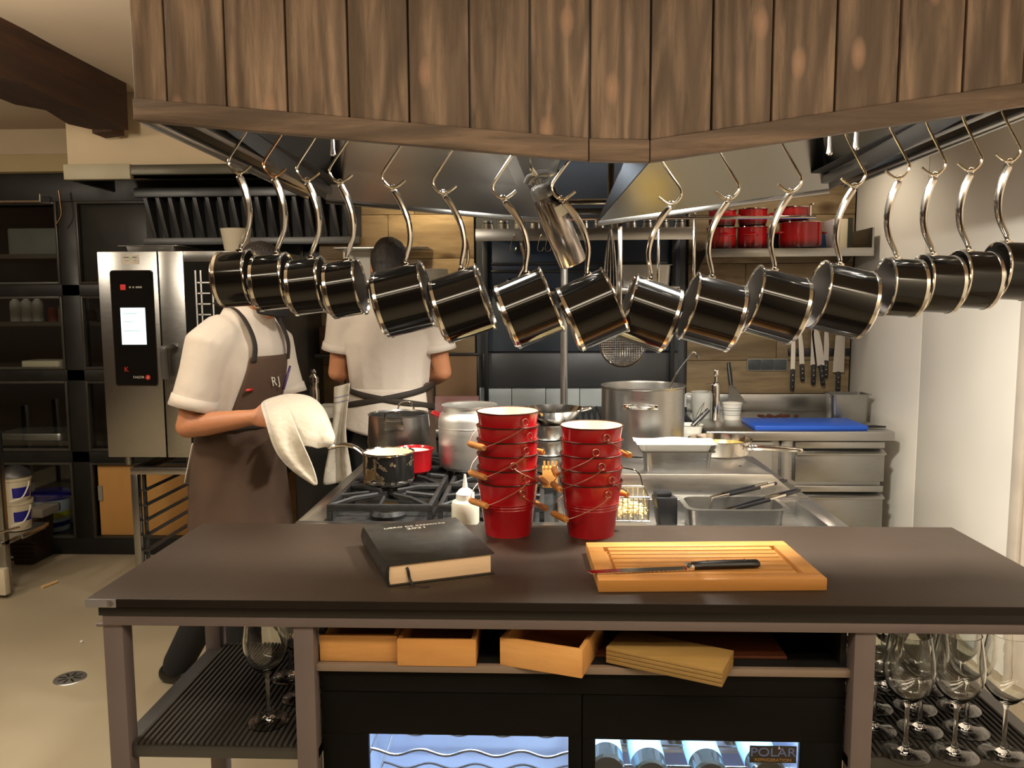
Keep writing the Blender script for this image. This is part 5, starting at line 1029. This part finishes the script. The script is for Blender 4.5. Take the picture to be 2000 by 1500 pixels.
q=at(462,480,4.0); t=thing('plastic_tub','white plastic tub on top of the combi oven','tub',(q.x,4.0,zt_)); MB().lathe([(0,0),(.055,0),(.075,.125),(.078,.128),(.073,.126),(.053,.004),(0,.004)],28,T(q.x,4.0,zt_)).obj('tub_body',OFFW,t)
# stand
sd=thing('oven_stand','steel rack stand with tray slides under the combi oven','stand',(-1.6,4.05,0)); s0=ox(253,980); s1=a4; zs_=zb_-.05-.005
MB().box(s0,s1,OY+.02,OY+.06,zs_-.035,zs_).obj('front_rail',STEELH,sd,.003); MB().box(s0,s1,OY+.62,OY+.66,zs_-.035,zs_).obj('rear_rail',STEELH,sd,.003)
for x in (s0,s1-.035):
    MB().box(x,x+.035,OY+.06,OY+.62,zs_-.035,zs_).obj('side_rail',STEEL,sd,.003)
    for y in (OY+.02,OY+.625): MB().box(x,x+.035,y,y+.035,0,zs_-.035).obj('leg',STEEL,sd,.003)
for z in [zs_-.12-.075*k for k in range(7)]:
    for x in (s0+.04,s0+.46): MB().hexa([(x,OY+.03,z),(x+.03,OY+.03,z),(x+.03,OY+.62,z),(x,OY+.62,z)],[(x,OY+.03,z+.004),(x+.03,OY+.03,z+.004),(x+.03,OY+.62,z+.004),(x,OY+.62,z+.004)]).obj('tray_slide',DSTEEL,sd)
for x in (s0+.036,s0+.49): 
    for y in (OY+.06,OY+.58): MB().box(x,x+.012,y,y+.02,.14,zs_-.035).obj('slide_post',DSTEEL,sd)
MB().box(s0+.16,s0+.36,OY+.35,OY+.50,.0,.52).obj('white_bin',WHITEP,None,.01,origin=(s0+.26,OY+.42,0),label='tall white bin standing inside the oven stand',cat='bin')
t=thing('water_hose','black ribbed hose looping down behind the oven stand','hose',(s0+.45,OY+.3,0)); MB().tube(smoothpath([(s0+.42,OY+.1,zs_-.05),(s0+.47,OY+.08,zs_-.12),(s0+.47,OY+.10,.35),(s0+.44,OY+.12,.05),(s0+.40,OY+.2,.02)]),.012,8).obj('hose_body',BLACKPL,t)
# ================================================================== BINS AND CRATES ON THE FLOOR, LEFT
p=on(60,1105,0); t=thing('plastic_basket','dark brown ribbed plastic basket on the floor by the glass partition','basket',(p.x,p.y+.1,0)); x0,x1,y0,y1=on(20,1105,0).x,on(95,1090,0).x,p.y,p.y+.22
def loftbox(b,x0,x1,y0,y1,z0,z1,fl=.012):
    return b.hexa([(x0+fl,y0+fl,z0),(x1-fl,y0+fl,z0),(x1-fl,y1-fl,z0),(x0+fl,y1-fl,z0)],[(x0,y0,z1),(x1,y0,z1),(x1,y1,z1),(x0,y1,z1)])
loftbox(MB(),x0,x1,y0,y1,0,.26).obj('basket_body',BROWNP,t,.008)
for k in range(8): MB().box(x0-.001,x1+.001,y0-.003,y0+.015,.03+k*.028,.04+k*.028).obj('rib',BROWNP,t,.002)
MB().box(x0+.05,x1+.02,y0+.08,y1+.04,.26,.31).obj('plastic_tray',GREYP,None,.006,origin=((x0+x1)/2,p.y+.15,.26),label='pale grey tray lying on the dark brown basket',cat='tray')
q=on(35,1095,0); bx=at(34,1000,4.1).x
for k,(z,l) in enumerate(((.30,'lower white plastic bucket with blue label in the stack by the trolley'),(.43,'upper white plastic bucket with blue label and wire handle by the trolley'))):
    t=thing('plastic_bucket',l,'bucket',(bx,4.1,z)); B=T(bx,4.1,z); MB().lathe([(0,0),(.062,0),(.074,.14),(.079,.142),(.079,.160),(.074,.160),(.07,.15),(.06,.006),(0,.006)],26,B).obj('bucket_body',OFFW,t)
    MB().grid(lambda u,v:(bx+(.0635+.012*(.3+.5*v))*math.cos(R(-70+80*u)),4.1+(.0635+.012*(.3+.5*v))*math.sin(R(-70+80*u)),z+.05+.055*v),8,2).obj('label_patch',DBLUE,t)
    MB().tube(smoothpath([(bx+.075,4.1,z+.13),(bx+.095,4.06,z+.11),(bx+.085,4.02,z+.06),(bx+.03,4.0,z+.04)]),.004,6).obj('bail',WHITEP,t)
t=thing('steel_bowl','upturned dark steel bowl on the white buckets','bowl',(bx,4.1,.595)); MB().lathe([(0,.06),(.02,.055),(.06,.035),(.085,.01),(.088,0),(.0,.0)],26,T(bx,4.1,.592)).obj('bowl_body',DSTEEL,t)
tr=thing('steel_trolley','steel trolley with upright post and wire shelf at the floor edge','trolley',(-2.75,4.0,0)); tx=at(8,1000,3.9).x
MB().box(tx-.03,tx+.006,3.88,3.92,0,.86).obj('post',STEEL,tr,.004); MB().box(tx-.6,tx+.006,3.86,4.25,.27,.295).obj('shelf',STEELH,tr,.004); MB().box(tx-.6,tx-.565,3.88,3.92,0,.86).obj('post',STEEL,tr,.004)
for y in (4.21,): 
    for x in (tx-.6,): MB().box(x,x+.036,y,y+.036,0,.86).obj('post',STEEL,tr,.004)
MB().box(tx+.006,bx+.09,4.0,4.2,.27,.297).obj('shelf_end',STEELH,tr,.004); MB().tube([at(0,1040,3.86),at(38,1030,3.86)],.006,8).obj('push_bar',CHROME,tr); MB().box(tx-.6,tx+.02,3.84,3.88,.02,.16).obj('base_box',OFFW,tr,.006)
# floor bits
p=on(137,1325,0); t=thing('floor_drain','round slotted steel drain cover set in the concrete floor','drain',(p.x,p.y,0)); MB().lathe([(.062,.0005),(.060,.003),(0,.003)],28,T(p.x,p.y,0)).obj('cover',ALU,t)
for k in range(8): MB().box(.014,.045,-.004,.004,.0028,.0034,T(p.x,p.y,0)@RZ(45*k)).obj('slot',INNER,t)
a=on(82,1150,0); e=on(112,1138,0); MB().tube([a+Vector((0,0,.008)),e+Vector((0,0,.008))],[.009,.007],8).obj('bread_stick',plain('breadstick','#d8b27a',.7),None,origin=(a.x,a.y,0),label='pale broken stick of food on the concrete floor',cat='crumb')
p=on(159,1255,0); MB().lathe([(0,0),(.008,.003),(.006,.009),(0,.012)],8,T(p.x,p.y,0)).obj('crumb',WHITEP,None,origin=(p.x,p.y,0),label='tiny white crumb on the concrete floor near the drain',cat='crumb')
# ceiling lamp bodies on the guest side
for y,l in ((.22,'long linear ceiling lamp nearest the hood'),(-.36,'long linear ceiling lamp further from the hood')):
    MB().box(-1.52,1.72-.02,y-.03,y+.03,2.505,2.56).obj('linear_lamp',BLACKFR,None,.003,origin=(.1,y,2.56),label=l,cat='lamp')
for lx_,ly_,ll in ((-1.75,1.9,'added small dark holder for an unseen fill light beside the ceiling beam'),(-3.2,2.7,'added small dark holder for an unseen fill light near the glass partition')): MB().lathe([(0,.0),(.022,.0),(.022,.06),(.008,.08),(.008,.25),(.05,.25),(.05,.27),(0,.27)],16,T(lx_,ly_,2.29)).obj('added_lamp_holder',BLACKFR,None,origin=(lx_,ly_,2.29),label=ll,cat='lamp')  # made-up holders above the added fill points, out of view
# ================================================================== PEOPLE
def bake(mb,mods,W=None,name='m'):
    me=bpy.data.meshes.new('tmp'); me.from_pydata([tuple(p) for p in mb.v],[],mb.f)
    if mb.uv:
        l=me.uv_layers.new(name='UVMap')
        for lp in me.loops: l.data[lp.index].uv=mb.uv[lp.vertex_index]
    bm=bmesh.new(); bm.from_mesh(me); bmesh.ops.recalc_face_normals(bm,faces=bm.faces); bm.to_mesh(me); bm.free()
    o=bpy.data.objects.new('tmp',me); COL.objects.link(o)
    for ty,kw in mods:
        m=o.modifiers.new('m',ty)
        for k,v in kw.items(): setattr(m,k,v)
    bpy.context.view_layer.update()
    r=bpy.data.meshes.new_from_object(o.evaluated_get(bpy.context.evaluated_depsgraph_get())); r.name=name
    bpy.data.objects.remove(o); 
    if W is not None: r.transform(W)
    r.shade_smooth(); return r
def flesh(mb,vox,it=4,fac=.5): return [('REMESH',dict(mode='VOXEL',voxel_size=vox)),('SMOOTH',dict(factor=fac,iterations=it))]
CLOTH=[('SUBSURF',dict(levels=2,render_levels=2)),('SOLIDIFY',dict(thickness=.004,offset=0))]
CLOTH1=[('SUBSURF',dict(levels=1,render_levels=1)),('SOLIDIFY',dict(thickness=.004,offset=0))]
def hand(b,w,d,n,side,curl=35,thumb=1):
    w,d,n=Vector(w),Vector(d).normalized(),Vector(n); n=(n-d*n.dot(d)).normalized(); s=d.cross(n)*side
    b.blob([(w-d*.01,(.026,.020)),(w+d*.03,(.036,.016)),(w+d*.075,(.040,.014)),(w+d*.09,(.038,.012))],side=tuple(s))
    for k,(off,ln) in enumerate(((.030,.070),(.010,.080),(-.010,.075),(-.030,.060))):
        p=w+d*(.088-.004*abs(k-1))+s*off; dd=d.copy(); pts=[(p-d*.015,.0098)]
        for seg,fr,r in ((0,.45,.0095),(1,.30,.0088),(2,.25,.0078)):
            q=Matrix.Rotation(R(curl*(1.0 if seg else .8)),3,s*side) ; dd=(Matrix.Rotation(R(curl)*(-1),3,s)@dd) if (Matrix.Rotation(R(-curl),3,s)@dd).dot(n)>(Matrix.Rotation(R(curl),3,s)@dd).dot(n) else (Matrix.Rotation(R(curl),3,s)@dd)
            pts.append((p,r)); p=p+dd*ln*fr
        pts.append((p,.0072)); b.blob(pts)
    t0=w+d*.025+s*.030; td=(d*.7+s*.75+n*.35).normalized(); t1=t0+td*.038; t2=t1+(td+n*.8*curl/40-s*.3).normalized()*.030
    b.blob([(w+d*.015+s*.012,.014),(t0,.0125),(t1,.0105),(t2,.0085)])
def person(nm,label,W,J,prof,shirtz,sleeve=.82,vox=.0062):
    b=MB(); V=Vector
    hd=V(J['head']); up=V(J.get('headup',(0,.12,1))).normalized(); fw=V(J.get('face',(0,1,0))); fw=(fw-up*fw.dot(up)).normalized(); rt=fw.cross(up)
    # head: cranium, jaw, nose, ears
    b.blob([(hd-up*.045-fw*.012,(.060,.072)),(hd-fw*.012,(.074,.092)),(hd+up*.045-fw*.014,(.072,.090)),(hd+up*.078-fw*.016,(.052,.066))],side=tuple(rt))
    b.blob([(hd-up*.035+fw*.030,(.052,.050)),(hd-up*.080+fw*.038,(.042,.042)),(hd-up*.104+fw*.046,(.026,.026))],side=tuple(rt))
    b.blob([(hd+up*.012+fw*.080,.009),(hd-up*.02+fw*.098,.0125),(hd-up*.030+fw*.094,.0135)])
    b.blob([(hd-up*.058+fw*.082,(.022,.006)),(hd-up*.064+fw*.083,(.022,.006))],side=tuple(rt))
    for s in (-1,1): b.blob([(hd+rt*s*.077-fw*.015+up*.022,(.006,.014)),(hd+rt*s*.079-fw*.018-up*.022,(.006,.011))],side=tuple(rt))
    nb=V(J['neck']); b.blob([(nb-up*.03,.060),(nb+(hd-nb)*.45,.052),(hd-up*.06-fw*.02,.052)])
    b.blob([((0,yc,z),(a*.90,d*.88)) for z,yc,a,d in prof])
    for s,k in ((1,'r'),(-1,'l')):
        sh,el,wr,kn,an,hp=[V(J[k+q]) for q in ('sh','el','wr','kn','an','hp')]
        b.blob([((sh.x-s*.10,sh.y,sh.z-.01),.062),(sh,.050),(sh*.5+el*.5,.045),(el,.040)]); b.blob([(el,.041),(el*.7+wr*.3,.042),(wr,.027)])
        hand(b,wr,J[k+'hd'],J[k+'hn'],s,J.get('curl',35))
        b.blob([(hp,.085),(hp*.5+kn*.5,.072),(kn,.055)]); b.blob([(kn,.055),(kn*.65+an*.35,.056),(an,.038)])
        f=V(J[k+'ft']).normalized(); b.blob([(an-f*.03-V((0,0,.04)),.036),(an+f*.07-V((0,0,.055)),.032),(an+f*.15-V((0,0,.062)),.026)])
    me=bake(b,flesh(b,vox,4,.5),None,nm); o=link(nm,me,SKIN,None,W,label,'person')
    def add(name,mb,mods,mat): return link(name,bake(mb,mods,None,name),mat,o,W)
    # shirt
    b=MB(); pp=[(z,yc,a,d) for z,yc,a,d in prof if z>=shirtz]; b.blob([((0,yc,z),(a+.014,d+.014)) for z,yc,a,d in pp])
    for s,k in ((1,'r'),(-1,'l')):
        sh,el=V(J[k+'sh']),V(J[k+'el']); e=sh+(el-sh)*sleeve
        b.tube([(sh.x-s*.11,sh.y,sh.z-.02),(sh.x-s*.04,sh.y,sh.z+.0),sh+(el-sh)*.08,sh+(el-sh)*.4,e],[.080,.084,.082,.074,.076],16,side=(0,1,0))
    add('shirt',b,flesh(b,.009,6,.5),SHIRT)
    for s,k in ((1,'r'),(-1,'l')):
        sh,el=V(J[k+'sh']),V(J[k+'el']); e0=sh+(el-sh)*(sleeve-.13); e=sh+(el-sh)*sleeve; MB_=MB().tube([e0,e],[.0745,.0775],20,caps=False,side=(0,1,0)); add('sleeve_cuff',MB_,[('SOLIDIFY',dict(thickness=.004,offset=1))],SHIRT)
    b=MB().tube([nb+rt*.066*math.cos(a)+fw*.072*math.sin(a)+up*(.022-.02*math.sin(a)) for a in [2*PI*i/20 for i in range(20)]],[(.024,.006)]*20,8,closed=True,side=tuple(up)); add('collar',b,[('SMOOTH',dict(factor=.3,iterations=1))],SHIRT)
    # trousers and shoes
    b=MB(); z0=[q for q in prof if q[0]<=shirtz+.10]
    b.blob([((0,yc,z),(a+.004,d+.004)) for z,yc,a,d in z0])
    for k in 'rl':
        hp,kn,an=V(J[k+'hp']),V(J[k+'kn']),V(J[k+'an']); b.blob([(hp,.098),(hp*.5+kn*.5,.086),(kn,.070),(kn*.5+an*.5,.066),(an+V((0,0,-.01)),.060)])
    add('trousers',b,flesh(b,.010,5,.5),TROUS)
    for k in 'rl':
        an=V(J[k+'an']); f=V(J[k+'ft']).normalized(); b=MB(); b.blob([(an-f*.045-V((0,0,.052)),(.042,.040)),(an+f*.04-V((0,0,.055)),(.044,.036)),(an+f*.13-V((0,0,.062)),(.045,.028)),(an+f*.18-V((0,0,.066)),(.036,.024))],side=tuple(f.cross(V((0,0,1)))))
        add('shoe',b,flesh(b,.007,4,.5),SHOE)
    # hair and eyes
    b=MB(); b.blob([(hd+up*.025-fw*.030,(.082,.084)),(hd+up*.050-fw*.022,(.080,.088)),(hd+up*.062-fw*.018,(.076,.086))],side=tuple(rt)); b.blob([(hd-up*.035-fw*.058,(.062,.042)),(hd+up*.03-fw*.05,(.078,.055))],side=tuple(rt)); add('hair',b,flesh(b,.007,4,.5),HAIR)
    for s in (-1,1):
        c=hd+rt*s*.031+fw*.080+up*.004
        link('eye',bake(MB().lathe([(0,-.011),(.0078,-.0078),(.011,0),(.0078,.0078),(0,.011)],14,T(*c)),[('SUBSURF',dict(levels=1))],None,'eye'),WHITEP,o,W)
        link('iris',bake(MB().lathe([(0,.004),(.0045,.003),(.005,0)],12,frame(c+fw*.0095,rt,up,-fw).copy()),[],None,'iris'),HAIR,o,W)
        link('eyebrow',bake(MB().tube([c+up*.020-rt*.016+fw*.004,c+up*.024+fw*.008,c+up*.020+rt*.016+fw*.003],[(.003,.003)]*3,6),[],None,'eyebrow'),HAIR,o,W)
    WM[o]=W; return o,dict(hd=hd,up=up,fw=fw,rt=rt,nb=nb)
def torso(prof,z):
    for (z0,y0,a0,d0),(z1,y1,a1,d1) in zip(prof,prof[1:]):
        if z0<=z<=z1:
            t=(z-z0)/(z1-z0); return (y0+(y1-y0)*t,a0+(a1-a0)*t,d0+(d1-d0)*t)
    q=prof[0] if z<prof[0][0] else prof[-1]; return q[1:]
def childcloth(o,name,fn,nu,nv,mat,mods=CLOTH1): 
    mb=MB().grid(fn,nu,nv); return link(name,bake(mb,mods,None,name),mat,o,WM[o])
def skirt(o,prof,z0,z1,ph,mat,off=.022,flare=.04,name='apron_skirt',wob=.006):
    def fn(u,v):
        z=z1+(z0-z1)*v; yc,a,d=torso(prof,max(z,.90)); p=R(-ph+2*ph*u); k=off+flare*v+wob*math.sin(9*p+1)*v
        return (( a+k)*math.sin(p),yc+(d+k)*math.cos(p),z)
    return childcloth(o,name,fn,28,12,mat)
# ---- chef in the brown apron, cooking at the range
ang=-108; W1=T(-1.12,2.86,0)@RZ(ang)
prof1=[(.86,-.02,.150,.115),(.95,-.01,.152,.118),(1.05,.0,.148,.115),(1.16,.012,.150,.120),(1.28,.030,.155,.126),(1.37,.042,.145,.110),(1.43,.055,.11,.078)]
J1=dict(head=(0,.135,1.585),headup=(0,.22,1),neck=(0,.075,1.46),
 rsh=(.165,.030,1.385),rel=(.225,-.03,1.085),rwr=(.20,.225,1.125),rhd=(-.02,1,.05),rhn=(-1,0,-.3),
 lsh=(-.155,.040,1.375),lel=(-.17,.10,1.10),lwr=(.02,.29,1.08),lhd=(.5,.85,.0),lhn=(.3,-.1,-1),
 rhp=(.085,0,.86),rkn=(.10,.04,.48),ran=(.09,.06,.085),rft=(.15,1,0),lhp=(-.085,-.02,.86),lkn=(-.05,-.12,.48),lan=(-.02,-.36,.085),lft=(-.1,1,0),curl=48)
c1,h1=person('person','cook in white shirt, brown bib apron and black mask holding a towel at the range',W1,J1,prof1,.93,.80)
skirt(c1,prof1,.52,1.085,112,APRON,.026,.05)
def bib(u,v):
    z=1.06+.26*v; hw=.150-.045*v; x=-hw+2*hw*u; yc,a,d=torso(prof1,z); a+=.016; d+=.020
    return (x,yc+d*math.sqrt(max(0,1-(x/a)**2)),z)
bb_=childcloth(c1,'apron_bib',bib,12,10,APRON)
def surf(x,z,off=.024):
    yc,a,d=torso(prof1,z); a+=.014+off*.5; return Vector((x,yc+(d+off)*math.sqrt(max(0,1-(x/a)**2)),z))
for s in (-1,1):
    pts=[surf(s*.098,1.30),surf(s*.095,1.36,.03),Vector((s*.094,.135,1.425)),Vector((s*.092,.085,1.482)),Vector((s*.078,.005,1.505)),Vector((s*.04,-.045,1.50)),Vector((0,-.055,1.495))]
    mb=MB().tube(smoothpath(pts,5),[(.0025,.013)]*26,8,side=(0,.6,1)); link('apron_strap',bake(mb,[],None,'strap'),STRAP,c1,W1)
mb=MB().tube([((.178+.018)*math.sin(2*PI*i/32),.0+(.136+.014)*math.cos(2*PI*i/32),1.075+.004*math.sin(3*i)) for i in range(32)],[(.013,.004)]*32,8,closed=True,side=(0,0,1)); link('apron_tie',bake(mb,[],None,'tie'),STRAP,c1,W1)
pk=surf(.02,1.20,.028); 
for dx,m,r in ((.11,REDLOGO,.004),): 
    a=surf(dx,1.205,.032); link('strap_tag',bake(MB().box(a.x-.016,a.x+.016,a.y-.003,a.y+.004,a.z-.004,a.z+.004),[],None,'tag'),m,c1,W1)
a=surf(-.055,1.19,.03); e=surf(-.085,1.275,.035); link('pen',bake(MB().tube([a,a*.5+e*.5,e],[.005,.005,.004],8),[],None,'pen'),PENM,c1,W1)
lc_=surf(.0,1.225,.027); L1=WM[c1]@frame(lc_,(-1,0,0),(0,-.18,1),(0,1,.18)); 
lettering('R',.048,LTEXT,bb_,L1@T(-.012,0,0),.0006); lettering('J',.048,LTEXT,bb_,L1@T(.016,.004,0),.0006); mb=MB().box(-.028,.030,.021,.0265,-.0003,.001,L1); me=mb.mesh('bar',0,2,35,WM[c1].inverted()); link('emblem_bar',me,LTEXT,bb_,WM[c1])
def tail1(u,v):
    p=R(150+60*u); yc,a,d=torso(prof1,.97); k=.03+.035*v+.005*math.sin(9*u)
    return ((a+k)*math.sin(p),yc+(d+k)*math.cos(p),1.0-.15*v-.02*math.sin(PI*u))
childcloth(c1,'shirt_tail',tail1,12,6,SHIRT)
# mask
hd,up,fw,rt=h1['hd'],h1['up'],h1['fw'],h1['rt']
def mask(u,v):
    p=R(-80+160*u); z=-.015-.095*v; r_=.088-.012*v; rx=.076-.018*v; q=hd+up*z+fw*(.010+.012*v); bulge=.018*math.cos(p)**4*math.sin(PI*min(1,.25+.6*v))
    return tuple(q+rt*rx*math.sin(p)*1.06+fw*((r_+bulge)*math.cos(p)))
childcloth(c1,'face_mask',mask,14,8,MASKM)
# towel draped over his hands and the pan handle: a thing of its own
def gridcloth(cols,name,lev):
    nv,nu=len(cols)-1,len(cols[0])-1; NP=[[at(*cols[v][u]) for v in range(nv+1)] for u in range(nu+1)]; mb=MB()
    mb.grid(lambda u,v: tuple(NP[round(u*nu)][round(v*nv)]),nu,nv); return mb,NP
mb,NP=gridcloth([[(512,790,2.62),(520,800,2.52),(528,835,2.46),(535,862,2.45)],[(540,772,2.65),(548,790,2.50),(552,835,2.435),(556,866,2.43)],[(572,769,2.64),(578,788,2.49),(580,838,2.44),(582,872,2.425)],[(602,772,2.62),(608,798,2.47),(606,842,2.415),(605,870,2.42)],[(622,784,2.58),(627,808,2.475),(622,848,2.43),(620,878,2.43)],[(638,806,2.54),(644,828,2.45),(638,854,2.41),(634,872,2.42)],[(648,838,2.49),(655,852,2.44),(652,864,2.42),(645,874,2.43)]],'t',3)
o=NP[2][3]; mods=[('SUBSURF',dict(levels=4,render_levels=4)),('SOLIDIFY',dict(thickness=.004,offset=0))]
tw=link('kitchen_towel',bake(mb,mods,T(*o).inverted(),'towel'),TOWEL,None,T(*o),'white kitchen towel with faint stripes draped over the hands of the aproned cook','towel')
mb,NP=gridcloth([[(507,788,2.60),(514,806,2.485),(525,845,2.432),(538,885,2.42),(570,920,2.42),(609,944,2.42)],[(522,780,2.62),(530,802,2.47),(541,843,2.41),(553,886,2.39),(582,920,2.40),(613,947,2.41)],[(538,775,2.63),(548,798,2.47),(562,842,2.425),(578,886,2.42),(600,917,2.415),(617,948,2.41)],[(554,772,2.63),(566,797,2.48),(580,842,2.40),(598,882,2.395),(612,912,2.405),(622,946,2.41)]],'t',3)
link('towel_corner',bake(mb,mods,T(*o).inverted(),'towel_corner'),TOWEL,tw,T(*o))
# ---- second cook seen from behind at the back counter
W2=T(-.675,3.46,0)@RZ(0)
prof2=[(.90,0,.165,.120),(1.0,0,.168,.122),(1.10,0,.160,.118),(1.20,.0,.168,.124),(1.33,.0,.185,.125),(1.44,.0,.168,.105),(1.50,.0,.115,.075)]
J2=dict(head=(0,.07,1.655),headup=(0,.30,1),neck=(0,.02,1.53),
 rsh=(.19,0,1.45),rel=(.235,.02,1.20),rwr=(.11,.20,1.13),rhd=(-.4,1,-.3),rhn=(-.3,0,-1),lsh=(-.19,0,1.45),lel=(-.235,.02,1.20),lwr=(-.11,.20,1.13),lhd=(.4,1,-.3),lhn=(.3,0,-1),
 rhp=(.09,0,.90),rkn=(.10,.03,.50),ran=(.11,0,.085),rft=(.15,1,0),lhp=(-.09,0,.90),lkn=(-.10,.03,.50),lan=(-.11,0,.085),lft=(-.15,1,0),curl=40)
c2,h2=person('person','cook in white shirt seen from behind with a cloth tucked in his apron tie',W2,J2,prof2,1.10,.62)
skirt(c2,prof2,.52,1.16,118,APRON,.022,.03)
def tail(u,v):
    z=1.14-.17*v-.03*math.sin(PI*u)*v; p=R(115+130*u); yc,a,d=torso(prof2,1.1); k=.026+.02*v+.006*math.sin(14*u)*v
    return ((a+k)*math.sin(p),yc+(d+k)*math.cos(p),z)
childcloth(c2,'shirt_tail',tail,22,8,SHIRT)
for s,zz in ((1,1.165),(-1,1.11)):
    mb=MB().tube([((.168+.030)*math.sin(R(a)),(.124+.032)*math.cos(R(a)),1.10+.0006*(a-180)*s) for a in range(85,276,5)],[(.013,.003)]*39,8,side=(0,0,1)); link('apron_tie',bake(mb,[],None,'tie'),STRAP,c2,W2)
def cl(u,v):
    x=-.20+.085*u*(.75+.6*v)-.05*v+.012*math.sin(5*v+2*u); y=-.135-.045*math.sin(PI*min(1,.3+v))-.022*math.sin(8*u+v)*(.4+v)-.02*u; z=1.155-.42*v-.03*u*v+.02*u
    return tuple(W2@Vector((x,y,z)))
mb=MB().grid(cl,12,16); o=W2@Vector((-.16,-.15,.75)); link('tucked_cloth',bake(mb,CLOTH1,T(*o).inverted(),'cloth'),TOWEL,None,T(*o),'long white cloth hanging from the apron tie of the cook seen from behind','towel')
